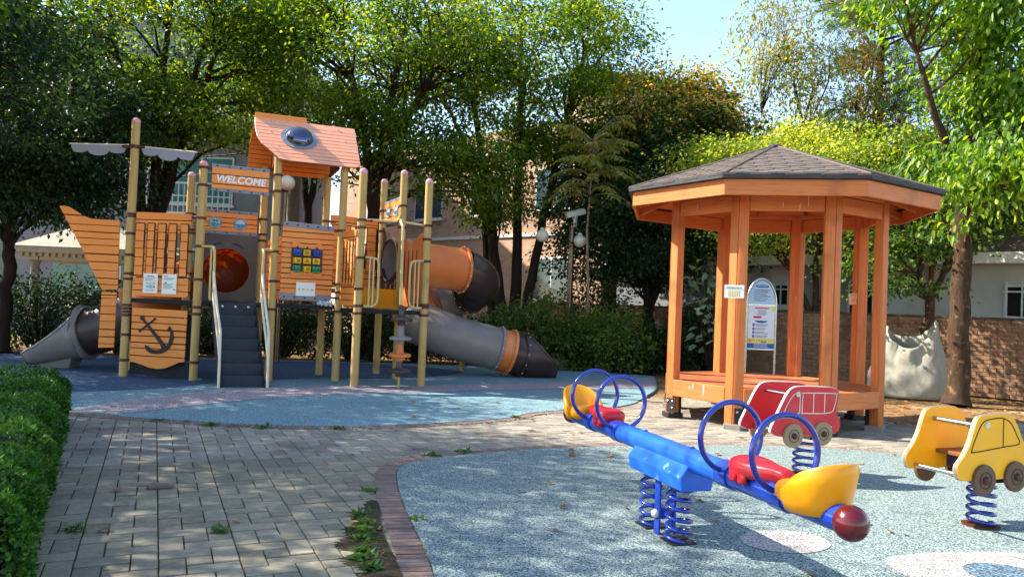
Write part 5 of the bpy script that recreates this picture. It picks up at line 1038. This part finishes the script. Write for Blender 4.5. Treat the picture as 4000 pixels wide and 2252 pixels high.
LEAF('leaf_hedge', [(40, 78, 26), (54, 96, 32), (68, 112, 38), (88, 128, 46)], .3)
LEAF('leaf_shrub', [(48, 80, 38), (66, 98, 44), (92, 118, 50), (132, 138, 58)], .42)
LEAF('leaf_grey', [(92, 116, 92), (112, 134, 108), (128, 148, 120)], .3)
LEAF('needle', [(74, 104, 60), (92, 122, 72), (110, 136, 84)], .2); LEAF('needle_brown', [(150, 112, 56), (170, 130, 68), (128, 104, 54)], .2)
LEAF('dry_leaf', [(150, 100, 56), (176, 126, 70), (122, 84, 52), (190, 152, 84)], .15, tcol=(1.4, 1.2, .8, 1)); LEAF('dry_leaf_single', [(150, 100, 56), (120, 84, 56), (176, 150, 74), (96, 84, 62)], .15, tcol=(1.4, 1.2, .8, 1), objvar=True)
LEAF('weed_leaf', [(52, 88, 36), (68, 104, 42), (90, 120, 52)], .3)
def leaf_arrays(P, D, N_, L, Wd, rg, fold=.18):
    """Each leaf: two triangles folded along the midrib. P base points, D directions, N_ normals."""
    n = len(P); D = D/np.linalg.norm(D, axis=1, keepdims=True); Sd = np.cross(D, N_); Sd /= np.linalg.norm(Sd, axis=1, keepdims=True)+1e-9; Nn = np.cross(Sd, D)
    l = (L*rg.uniform(.65, 1.25, n))[:, None]; w = (Wd*rg.uniform(.7, 1.2, n))[:, None]
    v = np.empty((n, 4, 3)); v[:, 0] = P; v[:, 1] = P+D*l*.48+Sd*w*.5+Nn*w*fold; v[:, 2] = P+D*l-Nn*l*.06; v[:, 3] = P+D*l*.48-Sd*w*.5+Nn*w*fold
    return v.reshape(-1, 3)
def big_leaf_arrays(P, D, N_, L, Wd, rg):
    n = len(P); D = D/np.linalg.norm(D, axis=1, keepdims=True); Sd = np.cross(D, N_); Sd /= np.linalg.norm(Sd, axis=1, keepdims=True)+1e-9; Nn = np.cross(Sd, D)
    l = (L*rg.uniform(.6, 1.2, n))[:, None]; w = (Wd*rg.uniform(.75, 1.15, n))[:, None]; v = np.empty((n, 6, 3))
    v[:, 0] = P; v[:, 1] = P+D*l*.3+Sd*w*.46+Nn*w*.15; v[:, 2] = P+D*l*.7+Sd*w*.42+Nn*w*.08; v[:, 3] = P+D*l-Nn*l*.12; v[:, 4] = P+D*l*.7-Sd*w*.42+Nn*w*.08; v[:, 5] = P+D*l*.3-Sd*w*.46+Nn*w*.15
    return v.reshape(-1, 3)
def fast_mesh(name, verts, k, mats, parent, matidx=None):
    """Many separate k-gons split along the midrib."""
    n = len(verts)//k; off = ORG.get(parent, V((0, 0, 0))); me = bpy.data.meshes.new(name)
    vv = (np.asarray(verts)-np.array(off)).astype(np.float32); me.vertices.add(len(vv)); me.vertices.foreach_set('co', vv.ravel())
    pat = np.array([[0, 1, 2], [0, 2, 3]]) if k == 4 else np.array([[0, 1, 2, 3], [0, 3, 4, 5]])
    idx = (np.arange(n)[:, None, None]*k+pat[None]).reshape(-1, pat.shape[1]); m_ = len(idx); me.loops.add(idx.size); me.loops.foreach_set('vertex_index', idx.ravel().astype(np.int32))
    me.polygons.add(m_); me.polygons.foreach_set('loop_start', (np.arange(m_)*pat.shape[1]).astype(np.int32)); me.polygons.foreach_set('loop_total', np.full(m_, pat.shape[1], np.int32))
    for mt in (mats if isinstance(mats, (list, tuple)) else [mats]): me.materials.append(MATS[mt])
    if matidx is not None: me.polygons.foreach_set('material_index', np.repeat(matidx, 2).astype(np.int32))
    me.update(calc_edges=True); o = bpy.data.objects.new(name, me); COL.objects.link(o)
    if parent: o.parent = parent
    ORG[o] = off; return o
def ell(rg, n, c, r, shell=.55):
    d = rg.normal(size=(n, 3)); d /= np.linalg.norm(d, axis=1, keepdims=True); q = rg.uniform(shell, 1, (n, 1))**.8; return np.array(c)+d*q*np.array(r)
def tree(name, label, base, trunks, blobs, leaf, L=.105, Wd=.06, per=240, spread=(.5, .5, .2), bark='bark_dark', seed=1, droop=.45, group=None, big=False, topmat=None, tz=99, cat='tree', thick=.022, flat=.55, bare=.0):
    """trunks: polylines [(x,y,z,r)...] relative to base; blobs: (centre rel, radii, clump count)."""
    rg = np.random.default_rng(seed); B = np.array([base[0], base[1], 0.]); t = thing(name, label, cat, tuple(B), group); mb = MB(); nodes = []
    for tr in trunks:
        pts = crom([p[:3] for p in tr], 5); rs = [float(np.interp(i/(len(pts)-1)*(len(tr)-1), range(len(tr)), [p[3] for p in tr])) for i in range(len(pts))]
        pts = [np.array(p)+np.array([rg.normal()*.02, rg.normal()*.02, 0])*(0 if i == 0 else 1) for i, p in enumerate(pts)]
        if tr[0][2] <= .01: rs[0] *= 1.35
        mb.tube([tuple(B+p) for p in pts], rs, 10); nodes += [(p, r) for p, r in zip(pts, rs)]
    NP = np.array([p for p, _ in nodes]); NR = np.array([r for _, r in nodes]); clumps = []
    for c, r, n in blobs: clumps.append(ell(rg, n, c, r))
    C = np.concatenate(clumps); ends = []
    for c in C:
        ok = NP[:, 2] < c[2]-.15
        cost = np.linalg.norm((NP-c)*[1, 1, .75], axis=1)+(~ok)*5+rg.uniform(0, .5, len(NP)); i = int(np.argmin(cost)); a = NP[i]; d = c-a; ln = np.linalg.norm(d); mid = a+d*.5+np.array([0, 0, .12*ln])+rg.normal(size=3)*.06*ln; r0 = min(NR[i]*.55, .012+thick*ln*.5)
        q = [a, a*.45+mid*.55+rg.normal(size=3)*.02, mid, mid*.4+c*.6, c]; q = crom([tuple(x) for x in q], 2)
        mb.tube([tuple(B+np.array(x)) for x in q], [r0*(1-.8*k/(len(q)-1))+.003 for k in range(len(q))], 5, caps=False)
        for _ in range(2):
            e2 = c+rg.normal(size=3)*np.array(spread)*.8; s_ = np.array(q[-4]); mb.tube([tuple(B+s_), tuple(B+(s_+e2)/2+rg.normal(size=3)*.03), tuple(B+e2)], [r0*.35+.002, .005, .003], 4, caps=False); ends.append(e2)
        ends.append(c)
    mb.build('trunk', bark, t, smooth=60)
    ctr = C.mean(axis=0); Es = np.array(ends); n = int(per/3); sel = Es if bare == 0 else Es[rg.uniform(size=len(Es)) > bare]
    cnt = rg.integers(int(n*.5), int(n*1.5)+1, len(sel)); rep = np.repeat(sel, cnt, axis=0); m_ = len(rep)
    off = rg.normal(size=(m_, 3))*np.array(spread)*.62; P = rep+off
    D_ = off*np.array([1, 1, .3])/np.array(spread)*.4+rg.normal(size=(m_, 3))*.5+(P-ctr)*.12; D_[:, 2] -= droop
    N_ = np.stack([rg.normal(size=m_)*flat, rg.normal(size=m_)*flat, np.ones(m_)], 1)
    mats = [leaf]+([topmat] if topmat else []); mi = None
    if topmat: mi = ((P[:, 2]+rg.normal(size=m_)*.6) > tz).astype(int)
    v = (big_leaf_arrays if big else leaf_arrays)(P+B, D_, N_, L, Wd, rg); fast_mesh('crown', v, 6 if big else 4, mats, t, mi); return t
def stems(h, *tops, r=.16, fork=1.8, lean=(0, 0)):
    out = [[(0, 0, 0, r), (lean[0]*.3, lean[1]*.3, fork*.5, r*.9), (lean[0]*.6, lean[1]*.6, fork, r*.82)]]
    for x, y, z in tops: out.append([(lean[0]*.6, lean[1]*.6, fork-.05, r*.7), (lean[0]*.6+(x-lean[0]*.6)*.35, lean[1]*.6+(y-lean[1]*.6)*.35, fork+(z-fork)*.45, r*.52), (x, y, z, r*.16)])
    return out
G_B = 'trees behind the play structure'
tree('zelkova_tree', 'large dark-trunked tree forking behind the ship mast with backlit leaves', (-7.9, 16.6), stems(8, (-1.3, .3, 7.5), (.25, 0, 8.2), (1.5, -.3, 6.8), (.9, .8, 7.8), r=.2, fork=1.9), [((0, 0, 6.6), (3.2, 2.2, 2.4), 135), ((1.2, -.8, 4.9), (1.8, 1.1, .6), 12), ((-1.8, -.4, 4.8), (1.4, 1.2, .8), 12)], 'leaf_zelkova', seed=11, per=290, group=G_B)
tree('zelkova_tree', 'large tree with dark trunk behind the play structure roof', (-3.05, 16.6), stems(8, (-1.0, 0, 7.4), (.5, .3, 8), (1.5, -.2, 7), r=.18, fork=3.2), [((.1, 0, 6.6), (2.9, 2.1, 2.2), 105), ((-1.2, -.6, 4.6), (1.4, 1., .6), 8), ((1.7, -.4, 4.3), (1.3, 1., .8), 13)], 'leaf_zelkova', seed=12, per=290, group=G_B)
tree('zelkova_tree', 'tree with several fanning dark trunks left of the security camera pole', (-.1, 18.2), [[(0, 0, 0, .18), (-.15, 0, 1.2, .15), (-.55, .1, 3.6, .11), (-1.2, .2, 7.4, .04)], [(.15, .1, 0, .16), (.2, .1, 1.4, .14), (.15, .2, 4, .1), (.1, .3, 8, .03)], [(.2, -.1, .1, .15), (.5, -.1, 1.6, .12), (.9, 0, 4, .09), (1.7, .1, 8, .03)], [(-.1, .1, .1, .12), (-.45, .2, 1.8, .1), (-.9, .4, 4.5, .06), (-2, .4, 6.6, .02)]], [((.4, 0, 6.9), (2.8, 2.1, 2.2), 100), ((1.9, 0, 4.6), (1.1, 1., .9), 12), ((-1.2, -.5, 4.0), (1.6, 1., .8), 16)], 'leaf_zelkova', seed=13, per=290, group=G_B)
tree('maple_tree', 'dense dark green maple with reddish top leaves right of the camera pole', (3.5, 18.6), stems(7, (-.9, 0, 5.5), (.6, .2, 6.4), (1.2, -.3, 5), r=.16, fork=1.3, lean=(-.3, 0)), [((.1, 0, 4.2), (2.35, 1.9, 2.3), 135), ((.2, -.4, 6.0), (1.6, 1.3, 1.0), 36), ((-1.3, -.6, 3.0), (1.1, .9, 1.1), 22)], 'leaf_dark', seed=14, per=290, L=.095, Wd=.075, topmat='leaf_autumn_lit', tz=6.0)
tree('maple_tree', 'bright yellow-green maple spreading above and behind the gazebo roof', (6.3, 16.6), stems(5, (-1.6, 0, 4.2), (.4, .2, 4.6), (1.7, -.2, 4.2), r=.11, fork=1.2, lean=(.4, 0)), [((.1, 0, 4.5), (2.8, 1.3, 1.0), 160), ((-1.0, -.5, 3.2), (1.2, .8, .5), 14), ((1.3, -.6, 3.1), (1.2, .8, .7), 20)], 'leaf_yellowgreen', seed=15, per=190, L=.075, Wd=.06, spread=(.45, .45, .16), bark='bark_brown')
tree('magnolia_tree', 'tall rough-barked tree with large glossy yellow-green leaves at the right', (7.25, 12.45), [[(0, 0, 0, .175), (.02, 0, 1.5, .15), (.06, 0, 3.2, .13), (.1, -.1, 5.2, .1), (.2, -.2, 7.4, .04)], [(.05, 0, 3.0, .08), (-.6, -.5, 4.2, .06), (-1.4, -.9, 5.6, .02)], [(.08, 0, 3.4, .08), (.9, -.6, 4.4, .05), (1.6, -.9, 5.4, .02)]], [((.95, -.9, 5.9), (1.75, 1.4, 1.9), 130), ((-1.25, -1.0, 6.4), (.8, .7, .45), 12), ((.6, -1.6, 4.0), (1.1, .8, .75), 38), ((-.45, -1.3, 3.55), (.5, .5, .45), 9), ((1.6, -1.6, 4.6), (1.0, .8, 1.3), 20)], 'leaf_big', seed=16, per=125, L=.14, Wd=.058, spread=(.36, .36, .26), bark='bark_brown', droop=.9, big=True, flat=.8)
tree('young_maple', 'small forked maple beside the off-white sack', (7.5, 13.75), [[(0, 0, 0, .1), (-.05, 0, 1.0, .085), (-.02, 0, 1.75, .075)], [(-.02, 0, 1.7, .06), (-.25, 0, 2.3, .045), (-.7, .1, 3.6, .015)], [(-.02, 0, 1.7, .06), (.25, 0, 2.3, .05), (.5, .1, 3.7, .015)]], [((-.1, 0, 3.5), (1.6, 1.0, 1.0), 52), ((-.7, -.2, 2.4), (.8, .6, .5), 12)], 'leaf_maple', seed=17, per=150, L=.08, Wd=.065, spread=(.4, .4, .15), bark='bark_brown')
tree('leaning_tree', 'leaning dark-trunked tree behind the boundary wall at far right', (9.6, 15.6), [[(0, 0, 0, .2), (.1, 0, 1.4, .17), (.4, 0, 2.6, .14), (.9, 0, 4.2, .09), (1.2, 0, 6, .03)], [(.35, 0, 2.3, .09), (-.3, .1, 3.2, .06), (-.9, .2, 4.6, .02)]], [((.4, 0, 4.9), (2.2, 1.5, 1.7), 95), ((-.8, -.2, 3.9), (1.2, .9, .6), 16)], 'leaf_maple', seed=18, per=170, L=.085, Wd=.06)
tree('cherry_tree', 'sparse reddish-leaved cherry tree with bare twigs against the sky', (7.6, 17.8), [[(0, 0, 0, .13), (-.1, 0, 2, .11), (-.3, 0, 4, .08), (-1.0, 0, 5.8, .03)], [(-.2, 0, 3.4, .06), (.3, 0, 5, .04), (.6, 0, 7.4, .015)], [(-.3, 0, 3.8, .05), (-1.4, 0, 5.0, .03), (-2.0, 0, 6.2, .012)]], [((-.5, 0, 6.0), (2.3, 1.3, 2.0), 80), ((-.6, 0, 8.0), (1.8, 1.2, 1.), 26)], 'leaf_cherry', seed=19, per=150, L=.115, Wd=.045, spread=(.4, .4, .3), droop=.9, thick=.014, bare=.15)
# pine: needle tufts along the twigs
def pine(base, seed):
    rg = np.random.default_rng(seed); B = np.array([*base, 0.]); t = thing('pine_tree', 'pine tree with green and browning needles above the gazebo', 'tree', tuple(B)); mb = MB(); mb.tube([tuple(B+p) for p in ((0, 0, 0), (.05, 0, 3), (0, .1, 6), (.1, 0, 9.5))], [.17, .14, .1, .02], 10); P, D_ = [], []; brown = []
    for k in range(30):
        z = 4.2+5.0*k/30; a = rg.uniform(0, 2*math.pi); ln = 2.5*(1-.35*(k/30))*rg.uniform(.6, 1); d = np.array([math.cos(a), math.sin(a)*.8, .12]); s0 = np.array([.03, 0, z]); e = s0+d*ln+np.array([0, 0, -.25*ln*.3]); mb.tube([tuple(B+s0), tuple(B+(s0+e)/2+[0, 0, .12]), tuple(B+e)], [.035, .02, .006], 5, caps=False)
        for j in range(44):
            f = rg.uniform(.25, 1); c = s0+(e-s0)*f+rg.normal(size=3)*[.22, .22, .14]; br = f < .62 and rg.uniform() < .75
            for q in range(20): P.append(c); D_.append(d*.7+rg.normal(size=3)*.8+[0, 0, .15]); brown.append(br)
    mb.build('trunk', 'bark_dark', t, smooth=60); P = np.array(P)+B; D_ = np.array(D_); v = leaf_arrays(P, D_, rg.normal(size=P.shape), .17, .018, rg, .0); fast_mesh('crown', v, 4, ['needle', 'needle_brown'], t, np.array(brown).astype(int))
pine((8.2, 17.4), 3)
# shading trees along the left edge
G_L = 'trees along the left side'
for i, (x, y, zc, rz, lb, sd, n) in enumerate(((-9.6, 14.6, 4.6, 2.0, 'dark leafy tree at the far left above the bow slide', 21, 110), (-9.0, 10.8, 5.0, 2.0, 'leafy tree at the left edge shading the play structure front', 22, 85), (-8.3, 7.4, 5.5, 2.3, 'leafy tree just left of the frame beside the paved path', 23, 92), (-8.1, 4.8, 5.9, 2.3, 'leafy tree left of the camera shading the near paving', 24, 46), (-12.4, 14.0, 4.6, 2.2, 'outermost dark tree at the far left behind the hedge', 25, 70))):
    tree('zelkova_tree', lb, (x, y), stems(6, (-.9, 0, zc+1.6), (.3, .4, zc+2), (.9, -.3, zc+1.2), r=.13, fork=2.0), [((0, 0, zc), (2.5 if i != 3 else 2.1, 2.2, rz), n)]+([((.8, -.4, 3.2), (1.6, 1.2, .8), 20)] if i == 0 else []), 'leaf_dark' if i in (0, 1, 4) else 'leaf_zelkova', seed=sd, per=260, group=G_L)  # leaf_dark puts the shade on these left trees into their leaf colour
tree('back_tree', 'dark tree in front of the grey apartment building', (-5.4, 20), stems(7, (-.8, 0, 7), (.8, 0, 7.6), r=.14, fork=3.5), [((0, 0, 7.4), (2.8, 1.4, 1.9), 50)], 'leaf_zelkova', seed=31, per=260, group=G_B)
# sapling with feathery compound leaves
def sapling():
    rg = np.random.default_rng(5); B = np.array([1.62, 16.6, 0.]); t = thing('sapling_tree', 'slender sapling with feathery drooping compound leaves by the camera pole', 'tree', tuple(B)); mb = MB(); mb.tube([tuple(B+p) for p in ((0, 0, 0), (.03, 0, 1.6), (-.05, 0, 3.0), (0, 0, 4.2), (.05, 0, 5.1))], [.035, .03, .027, .022, .01], 8)
    P, D_, N_ = [], [], []
    for k in range(46):
        f = rg.uniform(0, 1); a = rg.uniform(0, 2*math.pi); s0 = np.array([.02*f, 0, 3.65+1.4*f]); up0 = .5+.9*f*rg.uniform(.5, 1); ln = rg.uniform(.75, 1.15)*(1-.25*f); d = np.array([math.cos(a), math.sin(a), 0])
        pts = [s0+d*ln*q+np.array([0, 0, up0*q*ln-.75*ln*q*q]) for q in np.linspace(0, 1, 12)]; mb.tube([tuple(B+p) for p in pts], [.009*(1-q/13)+.002 for q in range(12)], 5, caps=False); sd_ = np.cross(d, [0, 0, 1])
        for j in range(3, 12):
            for s_ in (-1, 1): P.append(pts[j]); D_.append(sd_*s_*.8+d*.35+np.array([0, 0, -.55])+rg.normal(size=3)*.12); N_.append(np.array([0, 0, 1.])+rg.normal(size=3)*.3)
    mb.build('trunk', 'bark_pale', t, smooth=60); fast_mesh('crown', leaf_arrays(np.array(P)+B, np.array(D_), np.array(N_), .19, .07, rg), 4, 'leaf_sapling', t)
sapling()
# shrubs
def shrub(name, label, base, r, h, n, leaf, L, Wd, seed, group=None, cat='shrub'):
    rg = np.random.default_rng(seed); B = np.array([*base, 0.]); t = thing(name, label, cat, tuple(B), group); mb = MB(); P, D_ = [], []; NB = 46
    for k in range(NB):
        a = rg.uniform(0, 2*math.pi); q = rg.uniform(.15, 1)**.6; e = np.array([math.cos(a)*r[0]*q, math.sin(a)*r[1]*q, h*(.25+.75*math.sqrt(max(0, 1-q*q*.9))*rg.uniform(.55, 1.15))]); s0 = np.array([e[0]*.18, e[1]*.18, 0]); mid = (s0+e)/2+np.array([0, 0, .15*h])
        mb.tube([tuple(B+s0), tuple(B+mid), tuple(B+e)], [.016, .01, .004], 5, caps=False); m_ = int(n/NB); c = e+rg.normal(size=(m_, 3))*np.array([.24, .24, .16])*max(.6, r[0]/1.2); low = rg.uniform(size=m_) < .4; c[low] = c[low]*[.95, .95, 1]*rg.uniform([.8, .8, .1], [1, 1, .9], (int(low.sum()), 3)); P.append(c); D_.append((c-[0, 0, h*.4])*.6+rg.normal(size=(m_, 3))*.5+[0, 0, -.25])
    mb.build('stems', 'bark_dark', t, smooth=60); P = np.concatenate(P); P[:, 2] = np.maximum(P[:, 2], .08); D_ = np.concatenate(D_); N_ = np.stack([rg.normal(size=len(P))*.6, rg.normal(size=len(P))*.6, np.ones(len(P))], 1); fast_mesh('foliage', leaf_arrays(P+B, D_, N_, L, Wd, rg), 4, leaf, t); return t
G_S = 'shrubs behind the playground'
for i, (x, y, rx, ry, h, lb, lf) in enumerate(((.35, 16.6, .75, .6, 1.5, 'leafy green shrub just right of the spiral slide exit', 'leaf_shrub'), (1.35, 16.4, .75, .6, 1.15, 'leafy shrub around the foot of the camera pole', 'leaf_shrub'), (2.25, 16.1, .8, .65, 1.25, 'yellow-tinged shrub left of the gazebo', 'leaf_shrub'), (3.1, 16.4, .6, .55, .85, 'dark shrub close to the left gazebo post', 'leaf_dark'), (1.9, 18.2, .9, .6, 2.0, 'taller dark bush behind the camera pole shrubs', 'leaf_dark'), (4.3, 16.9, .7, .5, 1.7, 'dark bush seen through the gazebo', 'leaf_dark'),
      (-11.2, 15.6, 1.1, .7, 1.5, 'dark hedge bush at the far left by the canopy', 'leaf_dark'), (-9.6, 15.7, 1.1, .7, 1.45, 'dark hedge bush behind the bow slide exit', 'leaf_dark'), (-8.0, 15.9, 1.1, .7, 1.5, 'dark hedge bush behind the bow panel', 'leaf_dark'), (-6.4, 16.4, 1.0, .6, 1.2, 'dark bush behind the anchor panel', 'leaf_dark'), (-4.9, 16.6, .9, .6, 1.15, 'dark bush behind the stairs', 'leaf_dark'), (-3.4, 16.7, .9, .6, 1.25, 'dark bush seen under the activity panel deck', 'leaf_dark'), (-2.0, 16.9, .8, .6, 1.1, 'dark bush seen under the right deck', 'leaf_dark'), (-.8, 17.0, .8, .6, 1.0, 'dark bush behind the spiral slide', 'leaf_dark'))):
    shrub('shrub', lb, (x, y), (rx, ry), h, 4000, lf, .09, .05, 40+i, G_S)
# broad-leaved plant seen through the gazebo
def broad():
    rg = np.random.default_rng(8); B = np.array([4.0, 15.2, 0.]); t = thing('broad_leaved_plant', 'plant with broad grey-green leaves seen through the left gazebo bay', 'plant', tuple(B)); mb = MB(); P, D_ = [], []
    for k in range(16):
        a = rg.uniform(0, 2*math.pi); h = rg.uniform(.8, 2.5); e = np.array([math.cos(a)*.55*rg.uniform(.3, 1), math.sin(a)*.4, h]); mb.tube([tuple(B), tuple(B+e*.55+[0, 0, .15]), tuple(B+e)], [.02, .013, .005], 6, caps=False)
        for j in range(9): P.append(e*rg.uniform(.75, 1)+rg.normal(size=3)*.1); D_.append([math.cos(a)+rg.normal()*.7, math.sin(a)+rg.normal()*.7, -.35])
    mb.build('stems', 'bark_dark', t, smooth=60); P = np.array(P)+B; fast_mesh('foliage', big_leaf_arrays(P, np.array(D_), rg.normal(size=P.shape)*.4+[0, 0, 1], .2, .15, rg), 6, 'leaf_grey', t)
broad()
# clipped hedge at the lower left: leafy faces on an added dark box that blocks light
def hedge():
    rg = np.random.default_rng(12); A0 = np.array([-2.0, 3.2]); dr = np.array([-.475, .88]); nl_ = np.array([-.88, -.475]); Ln, Wd_, Ht = 5.05, 1.15, .46
    t = thing('clipped_hedge', 'clipped green box hedge along the left edge of the paving', 'hedge', (A0[0], A0[1], 0)); hf = Fr(V((*A0, 0)), V((*dr, 0)), V((*nl_, 0)), (0, 0, 1))
    MB().box(hf.p(Ln/2, Ht*.47, Wd_/2), (Ln-.14, Wd_-.14, Ht*.86), hf).build('blocker_core', 'blocker_dark', t, bevel=.06, seg=3)
    n = 52000; f = rg.uniform(size=n); s = rg.uniform(0, Ln, n); y = rg.uniform(0, Wd_, n); z = rg.uniform(.02, Ht, n); dpt = np.abs(rg.normal(size=n))*.03
    a = f < .42; b = (f >= .42) & (f < .85); c = f >= .85; nrm = np.zeros((n, 3))
    z[a] = Ht-dpt[a]; nrm[a] = [0, 0, 1]; y[b] = dpt[b]; nrm[b] = [0, -1, 0]; s[c] = np.where(rg.uniform(size=c.sum()) < .7, Ln-dpt[c], dpt[c]); nrm[c] = [1, 0, 0]
    bump_ = .035*np.sin(s*5.1+y*3)+.03*np.sin(s*11+z*9)+.02*np.sin(s*23+y*17)
    edge = np.clip((z-(Ht-.12))/.12, 0, 1)*np.clip((.12-y)/.12, 0, 1); z = z-edge*.05; y = y+edge*.05
    z = z+bump_*a; y = y-bump_*b
    ex, ey = np.array([*dr, 0]), np.array([*nl_, 0]); P = np.array([*A0, 0])+s[:, None]*ex+y[:, None]*ey; P[:, 2] = np.maximum(z, .02); Nw = nrm[:, :1]*ex+nrm[:, 1:2]*ey; Nw[:, 2] += nrm[:, 2]
    D_ = Nw*.5+rg.normal(size=(n, 3))*.6+[0, 0, .25]; fast_mesh('foliage', leaf_arrays(P, D_, Nw+rg.normal(size=(n, 3))*.5, .034, .02, rg), 4, 'leaf_hedge', t)
M('blocker_dark', (30, 40, 18), (20, 26, 12), rough=1, bump=.6, bscale=40)
hedge()
# fallen leaves and weeds
def leaf_mesh(seed, L=.06):
    rg = np.random.default_rng(seed); v = []; n = 9
    for k in range(n): a = 2*math.pi*k/n; r_ = L*(.5+.22*rg.uniform(-1, 1)); v.append((r_*math.cos(a)*1.25, r_*math.sin(a)*.7, .004+.012*rg.uniform()))
    v.append((0, 0, .003)); me = bpy.data.meshes.new('fallen_leaf'); me.from_pydata(v, [], [(k, (k+1) % n, n) for k in range(n)]); me.materials.append(MATS['dry_leaf_single']); return me
LM = [leaf_mesh(s) for s in range(5)]; rl = random.Random(17)
spots = []
while len(spots) < 64:
    x, y = rl.uniform(-4.4, 4.6), rl.uniform(3.1, 10.2)
    if abs(x)/y > .68: continue
    if inside((x, y), RUB_F): g = 'teal rubber floor'
    elif inside((x, y), RUB_B): g = 'blue rubber floor'
    elif inside((x, y), PATH): g = 'paving'
    else: continue
    if (V((x, y, 0))-GC).length < 1.5 or x < -2.0-(y-3.2)*.54+.15: continue
    spots.append((x, y, g))
PLACES = [('beside the seesaw springs', .95, 4.5), ('near the red bus rider', 2.5, 6.4), ('near the yellow car rider', 3.1, 5.0), ('near the curved brick edging', -.8, 5.2), ('beside the hedge', -3.3, 5.6), ('in front of the stairs', -3.6, 9.4), ('in front of the disc climber', -1.6, 9.8), ('in front of the gazebo', 2.7, 8.3), ('near the far seesaw seat', .4, 6.4), ('left of the curved edging', -1.8, 4.2), ('near the pink oval', 1.65, 4.2), ('on the way to the gazebo', .6, 8.6)]
ORD = ['nearest the camera', 'second nearest', 'third nearest', 'fourth nearest', 'fifth nearest', 'sixth nearest', 'seventh nearest', 'eighth nearest', 'ninth nearest', 'tenth nearest', 'eleventh nearest', 'twelfth nearest']
by = {}
for x, y, g in spots:
    by.setdefault((g, min(PLACES, key=lambda p: (p[1]-x)**2+(p[2]-y)**2)[0]), []).append((x, y))
for (g, pl), L_ in by.items():
    for k, (x, y) in enumerate(sorted(L_, key=lambda p: p[0]**2+p[1]**2)):
        o = bpy.data.objects.new('fallen_leaf', rl.choice(LM)); COL.objects.link(o); o.location = (x, y, .018 if 'rubber' in g else .006); s = rl.uniform(.55, 1.15); o.scale = (s, s, s); o.rotation_euler = (rl.uniform(-.2, .2), rl.uniform(-.2, .2), rl.uniform(0, 6.3)); tag(o, 'dry leaf on the '+g+' '+pl+', '+ORD[min(k, 11)], 'leaf', 'fallen leaves on the '+g)
rg = np.random.default_rng(77); n = 9000; P = np.stack([rg.uniform(-12, 13, n), rg.uniform(8, 19, n), np.full(n, -.02)], 1)
keep = np.array([not (inside(p[:2], RUB_B) or inside(p[:2], PATH) or (p-np.array(GC)) @ (p-np.array(GC)) < 0) for p in P]) & ~(((P[:, 0]-WO.x)*WF.ey.x+(P[:, 1]-WO.y)*WF.ey.y) < .05); P = P[keep]; D_ = rg.normal(size=P.shape)*[1, 1, .15]
o = fast_mesh('leaf_litter', leaf_arrays(P, D_, rg.normal(size=P.shape)*.25+[0, 0, 1], .085, .05, rg), 4, 'dry_leaf', None); tag(o, 'scattered dry brown leaf litter on the bare soil', 'leaf litter', kind='stuff')
def weed(x, y, r, n, seed, lb):
    rg = np.random.default_rng(seed); P = np.stack([x+rg.normal(size=n)*r*.5, y+rg.normal(size=n)*r*.4, np.full(n, .004)], 1); D_ = np.stack([rg.normal(size=n), rg.normal(size=n), np.abs(rg.normal(size=n))*.35+.08], 1); o = fast_mesh('weed', leaf_arrays(P, D_, rg.normal(size=P.shape)*.3+[0, 0, 1], .055, .024, rg, .1), 4, 'weed_leaf', None); tag(o, lb, 'weed', 'weeds in the paving joints')
WS = [(-.74, 4.2, .05, 60, 'weed clump in the soil patch just above the middle tuft'), (-.68, 3.88, .05, 50, 'weed clump in the soil patch between the two nearest tufts'), (-.8, 4.5, .05, 44, 'weed clump in the upper half of the soil patch'), (-.78, 4.35, .07, 60, 'weed tuft in the bare soil patch beside the curved brick edging, middle'), (-.7, 4.0, .06, 70, 'weed tuft in the bare soil patch nearest the camera'), (-.86, 4.66, .05, 40, 'weed tuft at the far tip of the bare soil patch'), (-.62, 3.75, .06, 40, 'weed tuft at the bottom edge beside the brick edging'), (-.92, 5.25, .04, 26, 'small weed against the outside of the curved edging'), (-.62, 6.55, .07, 46, 'weed at the corner where the edging turns'), (-.35, 6.75, .06, 36, 'weed just right of the edging corner'),
      (-2.9, 7.62, .07, 46, 'weed along the blue floor edge, left of centre'), (-2.4, 7.6, .08, 54, 'weed along the blue floor edge below the stairs'), (-1.7, 7.72, .06, 40, 'weed along the blue floor edge right of the stairs'), (-3.5, 7.75, .05, 30, 'weed along the blue floor edge below the anchor'), (.1, 8.95, .06, 36, 'weed where the blue floor edge steps back'), (-1.55, 4.25, .03, 26, 'small weed in a paving joint in the left foreground'), (-2.3, 4.15, .05, 30, 'small weed beside the hedge foot'), (-.5, 4.6, .04, 24, 'small weed growing over the brick edging')]
for i, (x, y, r, n, lb) in enumerate(WS): weed(x, y, r, n, 200+i, lb)
tag(MB().box((-2.28, 5.13, .012), (.16, .07, .03), frz((0, 0, 0), R(20))).build('brick_fragment', 'edge_brick', None, bevel=.008, loc=(-2.28, 5.13, 0)), 'broken piece of brown brick lying on the paving', 'brick')
